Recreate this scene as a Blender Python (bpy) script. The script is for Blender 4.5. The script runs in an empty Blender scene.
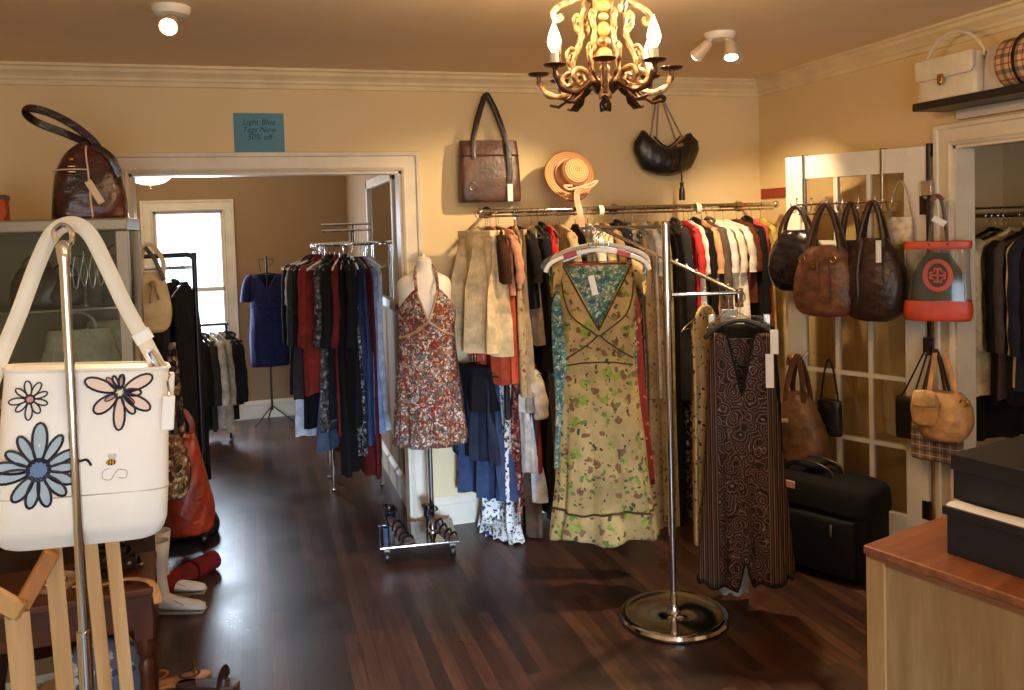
import bpy, bmesh, math, random
from mathutils import Vector, Matrix
C = bpy.context.scene.collection
S = bpy.context.scene
R = math.radians
PI = math.pi
rnd = random.Random(7)

# ------------------------------------------------------------------ camera
FPX, CXP, CYP = 850.0, 512.0, 261.0
YAW, PIT, ROL, EYE = math.atan(257/850), R(2.5), 0.03, 1.72
cf = Vector((math.sin(YAW)*math.cos(PIT), math.cos(YAW)*math.cos(PIT), -math.sin(PIT)))
cr = Vector((math.cos(YAW), -math.sin(YAW), 0)); cu = cr.cross(cf)
CR = cr*math.cos(ROL) - cu*math.sin(ROL); CU = cu*math.cos(ROL) + cr*math.sin(ROL)
EYEP = Vector((0, 0, EYE))
cam = bpy.data.cameras.new('camera'); camo = bpy.data.objects.new('camera', cam); C.objects.link(camo)
m4 = Matrix.Identity(4)
for i in range(3):
    m4[i][0] = CR[i]; m4[i][1] = CU[i]; m4[i][2] = -cf[i]; m4[i][3] = EYEP[i]
camo.matrix_world = m4
cam.sensor_fit = 'HORIZONTAL'; cam.sensor_width = 36; cam.lens = 36*FPX/1024
cam.shift_x = 0; cam.shift_y = -(345-CYP)/1024; cam.clip_start = 0.02
S.camera = camo

def at(px, py, X=None, Y=None, Z=None, D=None):
    """the point of the room seen at a pixel, on the plane X=, Y= or Z= or at depth D"""
    d = cf + CR*((px-CXP)/FPX) + CU*((CYP-py)/FPX)
    if X is not None: t = X/d.x
    elif Y is not None: t = Y/d.y
    elif Z is not None: t = (Z-EYE)/d.z
    else: t = D
    return EYEP + d*t

# ------------------------------------------------------------------ light of the place
w = bpy.data.worlds.new('daylight'); S.world = w; w.use_nodes = True
bg = w.node_tree.nodes['Background']; bg.inputs[0].default_value = (0.72, 0.85, 1, 1); bg.inputs[1].default_value = 3.2
S.view_settings.view_transform = 'Standard'; S.view_settings.look = 'None'
S.view_settings.exposure = 0.0; S.view_settings.gamma = 1; S.view_settings.use_curve_mapping = False
S.cycles.use_denoising = True
S.cycles.max_bounces = 7; S.cycles.diffuse_bounces = 4; S.cycles.glossy_bounces = 3; S.cycles.transmission_bounces = 6
S.cycles.transparent_max_bounces = 12; S.cycles.sample_clamp_indirect = 4; S.cycles.caustics_reflective = False; S.cycles.caustics_refractive = False

def area(name, loc, rot, sx, sy, power, col, portal=False):
    l = bpy.data.lights.new(name, 'AREA'); l.shape = 'RECTANGLE'; l.size = sx; l.size_y = sy; l.energy = power; l.color = col
    if portal: l.cycles.is_portal = True
    o = bpy.data.objects.new(name, l); o.location = loc; o.rotation_euler = rot; C.objects.link(o); return o
BWY = 8.13
# daylight entering by the rear window and by the shop windows behind the camera
area('window_daylight', (-0.56, BWY-.06, 1.2), (R(-90), 0, 0), .56, 1.35, 75, (.7, .84, 1))
area('shop_window_daylight', (-0.2, -2.42, 1.15), (R(90), 0, 0), 1.5, 1.3, 48, (.72, .86, 1))
nd_ = area('added_low_beam', (.15, -2.4, 1.3), (R(78.5), 0, R(-7)), .7, .8, 15, (.5, .7, 1)); nd_.data.spread = R(26)  # added narrow cool beam, shaped to tint only the lower back wall
area('shop_window_daylight', (1.9, -2.42, 1.15), (R(90), 0, 0), 1.3, 1.3, 14, (.72, .84, 1))

# ------------------------------------------------------------------ mesh helpers
class MB:
    def __init__(s): s.v = []; s.f = []
    def add(s, vs, fs):
        b = len(s.v); s.v += [tuple(p) for p in vs]; s.f += [tuple(b+i for i in f) for f in fs]; return s
    def box(s, x0, x1, y0, y1, z0, z1, M=None):
        vs = [Vector((x, y, z)) for z in (z0, z1) for y in (y0, y1) for x in (x0, x1)]
        if M: vs = [M @ v for v in vs]
        return s.add(vs, [(0,2,3,1),(4,5,7,6),(0,1,5,4),(2,6,7,3),(0,4,6,2),(1,3,7,5)])
    def loft(s, rings, closed=True, cap=True):
        n = len(rings[0]); vs = [p for r in rings for p in r]; fs = []
        for i in range(len(rings)-1):
            for j in range(n if closed else n-1):
                k = (j+1) % n
                fs.append((i*n+j, i*n+k, (i+1)*n+k, (i+1)*n+j))
        if cap and closed:
            fs.append(tuple(range(n-1, -1, -1))); fs.append(tuple((len(rings)-1)*n+j for j in range(n)))
        return s.add(vs, fs)
    def sweep(s, path, prof, up=(0,0,1), closed=False, scale=None):
        """prof: list of (a,b) in the frame (side, normal); up gives the side direction reference"""
        P = [Vector(p) for p in path]; n = len(P); rings = []; up = Vector(up); last = None
        for i in range(n):
            a = P[i-1] if (i > 0 or closed) else P[i]; b = P[(i+1) % n] if (i < n-1 or closed) else P[i]
            t = (b-a)
            if t.length < 1e-9: t = Vector((0,0,1))
            t.normalize()
            sd = t.cross(up)
            if sd.length < 0.08: sd = last.copy() if last else t.orthogonal()
            sd.normalize()
            if last and sd.dot(last) < 0: sd = -sd
            last = sd; nn = sd.cross(t)
            k = scale[i] if scale else 1
            rings.append([P[i]+sd*(q[0]*k)+nn*(q[1]*k) for q in prof])
        if closed:
            rings.append(rings[0]); return s.loft(rings, True, False)
        return s.loft(rings)
    def tube(s, path, r, n=8, closed=False, up=(0.03,0.02,1)):
        rr = r if isinstance(r, (list, tuple)) else None
        prof = [(math.cos(2*PI*k/n)*(1 if rr else r), math.sin(2*PI*k/n)*(1 if rr else r)) for k in range(n)]
        return s.sweep(path, prof, up, closed, rr)
    def strap(s, path, wd, th, up=(0,1,0), closed=False, scale=None):
        """flat strap; its width runs along the side direction t x up"""
        a, b = wd/2, th/2
        return s.sweep(path, [(-a,-b*.6),(-a*.8,-b),(a*.8,-b),(a,-b*.6),(a,b*.6),(a*.8,b),(-a*.8,b),(-a,b*.6)], up, closed, scale)
    def lathe(s, prof, n=24, loc=(0,0,0), M=None):
        rings = []
        for (r, z) in prof:
            ring = [Vector((math.cos(2*PI*k/n)*max(r,1e-4), math.sin(2*PI*k/n)*max(r,1e-4), z)) for k in range(n)]
            if M: ring = [M @ v for v in ring]
            rings.append([v+Vector(loc) for v in ring])
        return s.loft(rings)
    def ball(s, c, r, n=12, m=8, sc=(1,1,1), M=None):
        pr = [(math.sin(PI*i/m), -math.cos(PI*i/m)) for i in range(m+1)]
        rings = []
        for (q, z) in pr:
            ring = [Vector((math.cos(2*PI*k/n)*max(q,.01)*r*sc[0], math.sin(2*PI*k/n)*max(q,.01)*r*sc[1], z*r*sc[2])) for k in range(n)]
            if M: ring = [M @ v for v in ring]
            rings.append([v+Vector(c) for v in ring])
        return s.loft(rings)
    def prism(s, pts, y0, y1, M=None):
        n = len(pts); vs = [Vector((p[0], y, p[1])) for y in (y0, y1) for p in pts]
        if M: vs = [M @ v for v in vs]
        fs = [tuple(range(n)), tuple(range(2*n-1, n-1, -1))] + [(i, n+i, n+(i+1) % n, (i+1) % n) for i in range(n)]
        return s.add(vs, fs)

def obj(name, mb, mat, parent=None, loc=None, rz=0, smooth=True, bevel=0, solid=0, sub=0, label=None):
    me = bpy.data.meshes.new(name); me.from_pydata(mb.v, [], mb.f)
    bm = bmesh.new(); bm.from_mesh(me); bmesh.ops.recalc_face_normals(bm, faces=bm.faces); bm.to_mesh(me); bm.free()
    me.materials.append(mat)
    if smooth:
        me.polygons.foreach_set('use_smooth', [True]*len(me.polygons))
        try: me.set_sharp_from_angle(angle=R(38))
        except Exception: pass
    o = bpy.data.objects.new(name, me); C.objects.link(o)
    if loc is not None: o.location = loc
    o.rotation_euler = (0, 0, rz)
    if parent is not None: o.parent = parent
    if label: o['label'] = label
    if bevel:
        b = o.modifiers.new('edge', 'BEVEL'); b.width = bevel; b.segments = 2; b.limit_method = 'ANGLE'; b.angle_limit = R(40)
    if solid:
        b = o.modifiers.new('cloth', 'SOLIDIFY'); b.thickness = solid; b.offset = 0
    if sub:
        b = o.modifiers.new('smooth', 'SUBSURF'); b.levels = sub; b.render_levels = sub
    return o
def tag(o, label, cat, group=None):
    o['label'] = label; o['category'] = cat
    if group: o['group'] = group
    return o
def thing(name, label, cat, loc=(0,0,0), rz=0, group=None, rot=None):
    o = bpy.data.objects.new(name, None); o.empty_display_size = .05; C.objects.link(o)
    o.location = loc; o.rotation_euler = rot if rot else (0, 0, rz)
    return tag(o, label, cat, group)
def struct(name, mb, mat, **k):
    o = obj(name, mb, mat, smooth=k.pop('smooth', False), **k)
    if o.parent is None: o['kind'] = 'structure'
    return o
def copy_tree(o, parent=None):
    c = o.copy(); C.objects.link(c)
    if parent is not None: c.parent = parent
    for ch in list(o.children):
        if ch.name in C.objects and ch != c: copy_tree(ch, c)
    return c
def lerp(tab, x):
    if x <= tab[0][0]: return tab[0][1]
    for (a, p), (b, q) in zip(tab, tab[1:]):
        if x <= b:
            t = (x-a)/(b-a); t = t*t*(3-2*t)*.5 + t*.5
            return p+(q-p)*t
    return tab[-1][1]
def spline(pts, n=8, closed=False):
    P = [Vector(p) for p in pts]; out = []; N = len(P)
    for i in range(N if closed else N-1):
        if closed: a, b, c, d = P[i-1], P[i], P[(i+1) % N], P[(i+2) % N]
        else: a, b, c, d = P[max(i-1, 0)], P[i], P[i+1], P[min(i+2, N-1)]
        for k in range(n):
            t = k/n
            out.append(.5*((2*b)+(c-a)*t+(2*a-5*b+4*c-d)*t*t+(3*b-a-3*c+d)*t**3))
    if not closed: out.append(P[-1])
    return out

# ------------------------------------------------------------------ materials
def lin(c): return tuple(((x/255)/12.92 if x/255 <= .04045 else ((x/255+.055)/1.055)**2.4) for x in c)+(1,)
class NT:
    def __init__(s, name, rough=.8, metal=0, spec=.5):
        s.m = bpy.data.materials.new(name); s.m.use_nodes = True; s.t = s.m.node_tree; s.b = s.t.nodes['Principled BSDF']
        s.b.inputs['Roughness'].default_value = rough; s.b.inputs['Metallic'].default_value = metal
        s.b.inputs['Specular IOR Level'].default_value = spec
        s.tc = s.t.nodes.new('ShaderNodeTexCoord')
    def n(s, typ, **k):
        o = s.t.nodes.new('ShaderNode'+typ)
        for a, v in k.items(): setattr(o, a, v)
        return o
    def l(s, a, b): s.t.links.new(a, b)
    def co(s, scale=(1,1,1), rot=(0,0,0), dist=0, ds=8):
        mp = s.n('Mapping'); mp.inputs['Scale'].default_value = scale; mp.inputs['Rotation'].default_value = rot
        s.l(s.tc.outputs['Object'], mp.inputs[0]); out = mp.outputs[0]
        if dist:
            no = s.n('TexNoise'); no.inputs['Scale'].default_value = ds; no.inputs['Detail'].default_value = 3; s.l(out, no.inputs['Vector'])
            vm = s.n('VectorMath', operation='MULTIPLY_ADD'); s.l(no.outputs['Color'], vm.inputs[0]); vm.inputs[1].default_value = (dist,)*3; s.l(out, vm.inputs[2]); out = vm.outputs[0]
        return out
    def noise(s, v, sc, det=3, rough=.55):
        no = s.n('TexNoise'); no.inputs['Scale'].default_value = sc; no.inputs['Detail'].default_value = det; no.inputs['Roughness'].default_value = rough
        s.l(v, no.inputs['Vector']); return no.outputs['Fac']
    def ramp(s, fac, stops, const=False):
        r = s.n('ValToRGB'); r.color_ramp.interpolation = 'CONSTANT' if const else 'LINEAR'
        el = r.color_ramp.elements
        while len(el) < len(stops): el.new(.5)
        for e, (p, c) in zip(el, stops): e.position = p; e.color = lin(c) if len(c) == 3 else c
        s.l(fac, r.inputs[0]); return r.outputs[0]
    def math(s, op, a, b=None, clamp=False):
        o = s.n('Math', operation=op); o.use_clamp = clamp
        for i, q in enumerate((a, b)):
            if q is None: continue
            if isinstance(q, (int, float)): o.inputs[i].default_value = q
            else: s.l(q, o.inputs[i])
        return o.outputs[0]
    def mix(s, fac, a, b):
        o = s.n('Mix', data_type='RGBA')
        for i, q in ((0, fac), (6, a), (7, b)):
            if isinstance(q, (int, float)): o.inputs[i].default_value = q
            elif isinstance(q, tuple): o.inputs[i].default_value = lin(q) if len(q) == 3 else q
            else: s.l(q, o.inputs[i])
        return o.outputs[2]
    def bump(s, fac, st, dist=.01):
        b = s.n('Bump'); b.inputs['Strength'].default_value = st; b.inputs['Distance'].default_value = dist
        s.l(fac, b.inputs['Height']); s.l(b.outputs[0], s.b.inputs['Normal'])
    def col(s, c):
        if isinstance(c, tuple): s.b.inputs['Base Color'].default_value = lin(c)
        else: s.l(c, s.b.inputs['Base Color'])
        return s.m
_cache = {}
def cached(f):
    def g(*a, **k):
        key = (f.__name__, a, tuple(sorted(k.items())))
        if key not in _cache: _cache[key] = f(*a, **k)
        return _cache[key]
    return g
@cached
def cloth(c, name='woven_cloth', rough=.9, var=.16, bump=.25, sheen=0):
    t = NT(name, rough, spec=.25); v = t.co()
    a = tuple(min(255, x*(1+var)) for x in c); b = tuple(x*(1-var) for x in c)
    t.col(t.ramp(t.noise(v, 14, 4), [(.3, b), (.7, a)]))
    t.bump(t.noise(v, 260, 2), bump, .002)
    return t.m
@cached
def leather(c, rough=.42, var=.3, sc=9, bump=.45, c2=None):
    t = NT('leather', rough, spec=.5); v = t.co(dist=.03)
    a = tuple(min(255, x*(1+var)) for x in c); b = c2 or tuple(x*(1-var) for x in c)
    t.col(t.ramp(t.noise(v, sc, 4), [(.32, b), (.68, a)]))
    t.bump(t.noise(v, 38, 5), bump, .006)
    return t.m
@cached
def plain(c, rough=.5, metal=0, name='paint', spec=.5, bump=0):
    t = NT(name, rough, metal, spec)
    v = t.co(); t.col(t.ramp(t.noise(v, 6, 3), [(.3, tuple(x*.95 for x in c)), (.7, tuple(min(255, x*1.03) for x in c))]))
    if bump: t.bump(t.noise(v, 60, 3), bump, .003)
    return t.m
@cached
def emit(c, st, name='lit'):
    t = NT(name, .5); t.b.inputs['Emission Color'].default_value = lin(c); t.b.inputs['Emission Strength'].default_value = st
    return t.col(c)
@cached
def glass(name='clear_glass', tint=(235, 245, 240), gloss=.12, rough=.03):
    m = bpy.data.materials.new(name); m.use_nodes = True; t = m.node_tree; t.nodes.clear()
    o = t.nodes.new('ShaderNodeOutputMaterial'); mx = t.nodes.new('ShaderNodeMixShader'); tr = t.nodes.new('ShaderNodeBsdfTransparent')
    gl = t.nodes.new('ShaderNodeBsdfGlossy'); fr = t.nodes.new('ShaderNodeLayerWeight'); fr.inputs[0].default_value = .25
    ma = t.nodes.new('ShaderNodeMath'); ma.operation = 'MULTIPLY_ADD'; ma.inputs[1].default_value = .6; ma.inputs[2].default_value = gloss
    gl.inputs['Roughness'].default_value = rough; tr.inputs[0].default_value = lin(tint)
    t.links.new(fr.outputs[1], ma.inputs[0]); t.links.new(ma.outputs[0], mx.inputs[0]); t.links.new(tr.outputs[0], mx.inputs[1]); t.links.new(gl.outputs[0], mx.inputs[2]); t.links.new(mx.outputs[0], o.inputs[0])
    return m
@cached
def floral(base, cols, sc=22, size=.34, dist=.04, name='printed_cloth', rough=.85, seed=0):
    """flowers and leaves: several layers of warped voronoi spots"""
    t = NT(name, rough, spec=.25); cur = t.ramp(t.noise(t.co(), 9, 3), [(.3, tuple(x*.85 for x in base)), (.7, tuple(min(255, x*1.1) for x in base))])
    for i, c in enumerate(cols):
        v = t.co(rot=(.4*i+seed, .7*i, 1.1*i), dist=dist, ds=sc*1.4)
        vo = t.n('TexVoronoi'); vo.inputs['Scale'].default_value = sc*(1+.35*i); t.l(v, vo.inputs['Vector'])
        mask = t.math('LESS_THAN', vo.outputs['Distance'], size*(1-.08*i))
        rr = t.n('SeparateColor'); t.l(vo.outputs['Color'], rr.inputs[0])
        mask = t.math('MULTIPLY', mask, t.math('GREATER_THAN', rr.outputs[i % 3], .45))
        c2 = t.mix(t.noise(v, sc*3, 2), tuple(x*.6 for x in c), tuple(min(255, x*1.35) for x in c))
        cur = t.mix(mask, cur, c2)
    return t.col(cur)
@cached
def mottled(cols, sc=30, name='mixed_print_cloth', rough=.85, dist=.05):
    t = NT(name, rough, spec=.25); v = t.co(dist=dist, ds=20)
    vo = t.n('TexVoronoi'); vo.inputs['Scale'].default_value = sc; t.l(v, vo.inputs['Vector'])
    sp = t.n('SeparateColor'); t.l(vo.outputs['Color'], sp.inputs[0])
    n = len(cols); c = t.ramp(sp.outputs[0], [(i/n, q) for i, q in enumerate(cols)], True)
    ring = t.math('GREATER_THAN', vo.outputs['Distance'], .42)
    c = t.mix(t.math('MULTIPLY', ring, .6), c, tuple(x*.45 for x in cols[0]))
    return t.col(c)
@cached
def stripes(cols, freq, axis=0, name='striped_cloth', dist=.01):
    t = NT(name, .85, spec=.25); v = t.co(dist=dist, ds=6); sp = t.n('SeparateXYZ'); t.l(v, sp.inputs[0])
    f = t.math('FRACT', t.math('MULTIPLY', sp.outputs[axis], freq)); n = len(cols)
    return t.col(t.ramp(f, [(i/n, q) for i, q in enumerate(cols)], True))
@cached
def plaid(base, l1, l2, freq=14, name='plaid_cloth'):
    t = NT(name, .8, spec=.3); v = t.co(); sp = t.n('SeparateXYZ'); t.l(v, sp.inputs[0]); cur = base
    for ax, off in ((0, 0), (2, .2)):
        f = t.math('FRACT', t.math('ADD', t.math('MULTIPLY', sp.outputs[ax], freq), off))
        m1 = t.math('LESS_THAN', f, .28); cur = t.mix(t.math('MULTIPLY', m1, .6), cur, l1)
        m2 = t.math('LESS_THAN', t.math('ABSOLUTE', t.math('SUBTRACT', f, .62)), .05); cur = t.mix(t.math('MULTIPLY', m2, .8), cur, l2)
    return t.col(cur)
@cached
def wood(c1, c2, axis=2, sc=1, rough=.45, spec=.4, name='wood'):
    t = NT(name, rough, spec=spec); k = [9*sc]*3; k[axis] = .9*sc
    v = t.co(scale=tuple(k), dist=.25, ds=1.2)
    f = t.noise(v, 3.2, 6, .62)
    t.col(t.ramp(f, [(.3, c1), (.52, tuple((a+b)/2 for a, b in zip(c1, c2))), (.7, c2)]))
    t.bump(f, .12, .004); return t.m

def floor_mat():
    t = NT('dark_oak_floorboards', .2, spec=.5); v = t.co(rot=(0, 0, R(90)))
    br = t.n('TexBrick'); br.offset = .37; br.offset_frequency = 2
    br.inputs['Scale'].default_value = 1; br.inputs['Brick Width'].default_value = .9; br.inputs['Row Height'].default_value = .058
    br.inputs['Mortar Size'].default_value = .0012; br.inputs['Color1'].default_value = (.0, 0, 0, 1); br.inputs['Color2'].default_value = (1, 1, 1, 1); br.inputs['Mortar'].default_value = (.5, .5, .5, 1)
    t.l(v, br.inputs['Vector'])
    gr = t.noise(t.co(scale=(26, 1.6, 1), dist=.2, ds=2), 3, 6, .65)
    f = t.math('ADD', t.math('MULTIPLY', br.outputs['Color'], .38), t.math('MULTIPLY', gr, .62))
    c = t.ramp(f, [(.22, (30, 19, 14)), (.45, (50, 31, 22)), (.62, (70, 44, 31)), (.8, (92, 62, 45))])
    c = t.mix(br.outputs['Fac'], c, (24, 12, 8)); t.col(c)
    rg = t.ramp(t.noise(t.co(), 2.2, 5, .6), [(.3, (142, 142, 142)), (.7, (172, 172, 172))]); t.l(rg, t.b.inputs['Roughness'])
    h = t.math('SUBTRACT', t.math('MULTIPLY', gr, .35), br.outputs['Fac']); t.bump(h, .09, .003)
    return t.m
def wall_mat(name, c):
    t = NT(name, .75, spec=.3); v = t.co()
    t.col(t.ramp(t.noise(v, 1.5, 4), [(.3, tuple(x*.965 for x in c)), (.7, c)])); t.bump(t.noise(v, 130, 3), .08, .002); return t.m
CREAM = wall_mat('cream_wall_paint', (230, 206, 158))
CEIL = wall_mat('ceiling_paint', (244, 220, 184))
TAN = wall_mat('tan_wall_paint', (156, 126, 92))
TRIM = plain((226, 214, 190), .38, name='glossy_trim_paint')
WHITE = plain((228, 220, 204), .35, name='white_gloss_paint')
FLOOR = floor_mat()
CHROME = plain((205, 205, 208), .1, 1, 'chrome')
STEEL = plain((150, 148, 145), .28, 1, 'brushed_steel')
BRASS = plain((190, 150, 80), .25, 1, 'brass')
BLACKM = plain((22, 21, 22), .4, name='black_metal_paint')
GLASS = glass('clear_glass', (240, 246, 242), .02); GLASSW = glass('window_glass', (250, 252, 255), .05)
CLEAR = glass('clear_plastic', (236, 238, 236), .06, .1)
TAGW = plain((232, 230, 224), .7, name='paper')

# ------------------------------------------------------------------ room shell
H = 2.58; LX, RX, BY, FY = -1.2, 3.1, 4.74, -2.5
RLX, RRX = -1.35, .84      # rear room
struct('floor', MB().box(-1.6, 4.2, FY-.1, BWY+.1, -.06, 0), FLOOR)
struct('ceiling', MB().box(LX-.1, RX+.1, FY-.1, BY+.06, H, H+.06), CEIL)
struct('ceiling_rear', MB().box(RLX-.1, RRX+.1, BY+.06, BWY+.1, H, H+.06), CEIL)
OL, OR_, OT = -.6, .8, 2.035
b = MB().box(LX-.1, OL, BY, BY+.12, 0, H).box(OR_, RX+.1, BY, BY+.12, 0, H).box(OL, OR_, BY, BY+.12, OT, H)
struct('wall_back', b, CREAM)
struct('wall_left', MB().box(LX-.1, LX, FY, BY, 0, H), CREAM)
CY0, CY1, CT = 1.3, 3.17, 2.02    # closet opening in the right wall
b = MB().box(RX, RX+.1, CY1, BY, 0, H).box(RX, RX+.1, FY, CY0, 0, H).box(RX, RX+.1, CY0, CY1, CT, H)
struct('wall_right', b, CREAM)
# front wall with two shop windows behind the camera
b = MB().box(LX-.1, -.95, FY-.1, FY, 0, H).box(.55, 1.25, FY-.1, FY, 0, H).box(2.55, RX+.1, FY-.1, FY, 0, H)
for x0, x1 in ((-.95, .55), (1.25, 2.55)): b.box(x0, x1, FY-.1, FY, 0, .5).box(x0, x1, FY-.1, FY, 1.8, H)
struct('wall_front', b, CREAM)
# rear room
struct('wall_rear_left', MB().box(RLX-.1, RLX, BY+.12, BWY, 0, H), TAN)
struct('wall_rear_right', MB().box(RRX, RRX+.1, BY+.12, BWY, 0, H), TAN)
WX0, WX1, WZ0, WZ1 = -.85, -.265, .5, 1.92
b = MB().box(RLX-.1, WX0, BWY, BWY+.1, 0, H).box(WX1, RRX+.1, BWY, BWY+.1, 0, H).box(WX0, WX1, BWY, BWY+.1, 0, WZ0).box(WX0, WX1, BWY, BWY+.1, WZ1, H)
struct('wall_rear', b, TAN)
# closet
b = MB().box(3.95, 4.0, CY0-.3, 3.75, 0, H).box(RX+.1, 4.0, 3.7, 3.75, 0, H).box(RX+.1, 4.0, CY0-.35, CY0-.3, 0, H)
struct('wall_closet', b, CREAM)
struct('ceiling_closet', MB().box(RX+.1, 4.0, CY0-.35, 3.75, H, H+.05), CEIL)

def crown_prof():   # (out from wall, down from ceiling)
    return [(0, 0), (.062, 0), (.062, .012), (.05, .018), (.044, .034), (.028, .048), (.018, .06), (.016, .072), (.008, .08), (.008, .1), (0, .105)]
CROWNM = plain((228, 208, 166), .55, name='cream_trim_paint')
def molding(name, p0, p1, nrm, prof, z0, sign, mat=TRIM):
    """prof (out, dz) swept between two floor points"""
    r = []
    for p in (p0, p1): r.append([(p[0]+nrm[0]*a, p[1]+nrm[1]*a, z0+sign*dz) for a, dz in prof])
    return struct(name, MB().loft(r), mat)
molding('trim_1', (LX, BY), (RX, BY), (0, -1), crown_prof(), H, -1, CROWNM)
molding('trim_2', (RX, BY), (RX, FY), (-1, 0), crown_prof(), H, -1, CROWNM)
molding('trim_3', (LX, FY), (LX, BY), (1, 0), crown_prof(), H, -1, CROWNM)
bp = [(0, 0), (.016, 0), (.016, .12), (.022, .125), (.022, .14), (.012, .155), (.006, .165), (0, .165)]
molding('baseboard_back', (OR_+.12, BY), (RX, BY), (0, -1), bp, 0, 1)
molding('baseboard_right', (RX, BY), (RX, CY1+.12), (-1, 0), bp, 0, 1)
molding('baseboard_left', (LX, FY), (LX, BY), (1, 0), bp, 0, 1)
molding('baseboard_rear', (RLX, BWY), (RRX, BWY), (0, -1), bp, 0, 1)
molding('baseboard_rear_right', (RRX, BY+.12), (RRX, BWY), (-1, 0), bp, 0, 1)

def casing(name, a0, a1, top, wd, pt, nrm, side_legs=(True, True), th=.022, extra=.0):
    """moulded casing on a wall; pt(a) maps the coordinate along the wall to x,y"""
    def q(a, o, z): x, y = pt(a); return (x+nrm[0]*o, y+nrm[1]*o, z)
    pr = [(0, 0), (0, th*.7), (wd*.12, th), (wd*.2, th*.65), (wd*.75, th*.65), (wd*.8, th*1.1), (wd*.97, th*1.25), (wd, th), (wd, 0)]
    mb = MB()
    L0 = [q(a0-u, o, 0) for u, o in pr]; L1 = [q(a0-u, o, top+abs(u)) for u, o in pr]
    R1 = [q(a1+u, o, top+abs(u)) for u, o in pr]; R0 = [q(a1+u, o, 0) for u, o in pr]
    mb.loft([L0, L1, R1, R0] if all(side_legs) else ([L1, R1, R0] if side_legs[1] else [L0, L1, R1]))
    return struct(name, mb, TRIM)
casing('trim_4', OL, OR_, OT, .105, lambda a: (a, BY), (0, -1))
casing('trim_5', OL, OR_, OT, .105, lambda a: (a, BY+.12), (0, 1))
struct('trim_6', MB().box(OL-.005, OL+.015, BY-.004, BY+.124, 0, OT).box(OR_-.015, OR_+.005, BY-.004, BY+.124, 0, OT).box(OL, OR_, BY-.004, BY+.124, OT-.015, OT+.005), TRIM)
casing('trim_7', CY1, CY0, CT, -.1, lambda a: (RX, a), (-1, 0))
struct('trim_8', MB().box(RX-.004, RX+.104, CY1-.015, CY1+.004, 0, CT).box(RX-.004, RX+.104, CY0-.004, CY0+.015, 0, CT).box(RX-.004, RX+.104, CY0, CY1, CT-.015, CT+.004), TRIM)

# windows
def window(name, x0, x1, z0, z1, y, nd, depth=.1):
    """frame, sash bars and panes in a wall opening; nd = +1 when the room is at -y"""
    t = .022
    mb = MB(); ya, yb = sorted((y+nd*.03, y+nd*.07)); zm = (z0+z1)/2
    for a in ((x0, x0+t, z0, z1), (x1-t, x1, z0, z1), (x0, x1, z0, z0+t), (x0, x1, z1-t, z1), (x0, x1, zm-.018, zm+.018)): mb.box(a[0], a[1], ya, yb, a[2], a[3])
    fr = struct(name, mb, TRIM, bevel=.003)
    g = obj('window_pane', MB().box(x0+t, x1-t, (ya+yb)/2-.002, (ya+yb)/2+.002, z0+t, z1-t), GLASSW, fr, smooth=False)
    return fr
w1 = window('window_1', WX0, WX1, WZ0, WZ1, BWY, 1)
casing('trim_9', WX0, WX1, WZ1, .1, lambda a: (a, BWY), (0, -1))
struct('trim_10', MB().box(WX0-.13, WX1+.13, BWY-.05, BWY+.03, WZ0-.03, WZ0).box(WX0-.1, WX1+.1, BWY-.02, BWY, WZ0-.1, WZ0-.03), TRIM, bevel=.004)
window('window_2', -.95, .55, .5, 1.8, FY, -1); window('window_3', 1.25, 2.55, .5, 1.8, FY, -1)
# window in the side wall of the rear room, seen past the casing
p0, p1 = at(369, 178, X=RRX), at(396, 172, X=RRX)
y0, y1 = p1.y, p0.y; z0, z1 = 1.2, 2.07
mr = thing('wall_mirror', 'tall white-framed mirror on the side wall of the rear room above the round rack', 'mirror', (RRX-.001, (y0+y1)/2, z0))
ll = (y1-y0)/2
mb = MB()
for a in ((-ll, -ll+.06, 0, z1-z0), (ll-.06, ll, 0, z1-z0), (-ll, ll, 0, .06), (-ll, ll, z1-z0-.06, z1-z0)): mb.box(-.03, 0, a[0], a[1], a[2], a[3])
obj('frame', mb, TRIM, mr, smooth=False, bevel=.004)
obj('mirror_glass', MB().box(-.012, -.004, -ll+.05, ll-.05, .05, z1-z0-.05), plain((210, 210, 205), .03, 1, 'mirror_silver'), mr, smooth=False)

# ------------------------------------------------------------------ hangers
def hanger_kind(kind):
    body = {'clear': CLEAR, 'white': plain((232, 228, 220), .35, name='white_plastic'), 'black': plain((20, 19, 20), .4, name='black_plastic'), 'wire': CHROME}[kind]
    t = thing('clothes_hanger', kind, 'hanger')
    hk = spline([(0, 0, -.085), (0, 0, -.05), (.004, 0, -.035), (.02, 0, -.018), (.019, 0, .002), (0, 0, .012), (-.018, 0, .004), (-.02, 0, -.006)], 4)
    obj('hook', MB().tube(hk, .0019, 6), CHROME, t)
    sh = spline([(-.205, 0, -.155), (-.19, 0, -.143), (-.1, 0, -.112), (-.02, 0, -.088), (0, 0, -.084), (.02, 0, -.088), (.1, 0, -.112), (.19, 0, -.143), (.205, 0, -.155)], 3)
    mb = MB().strap(sh, .012 if kind != 'wire' else .004, .009 if kind != 'wire' else .004, (0, 1, 0))
    mb.tube([(-.185, 0, -.146), (-.1, 0, -.15), (.1, 0, -.15), (.185, 0, -.146)], .003, 6)
    obj('shoulders', mb, body, t)
    return t
HK = {k: hanger_kind(k) for k in ('clear', 'white', 'wire')}
HUSED = set()
def hanger(kind, loc, rz, label, group):
    t = HK[kind]
    if kind in HUSED: t = copy_tree(t)
    HUSED.add(kind)
    t.location = loc; t.rotation_euler = (0, 0, rz); tag(t, label, 'hanger', group); return t

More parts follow.
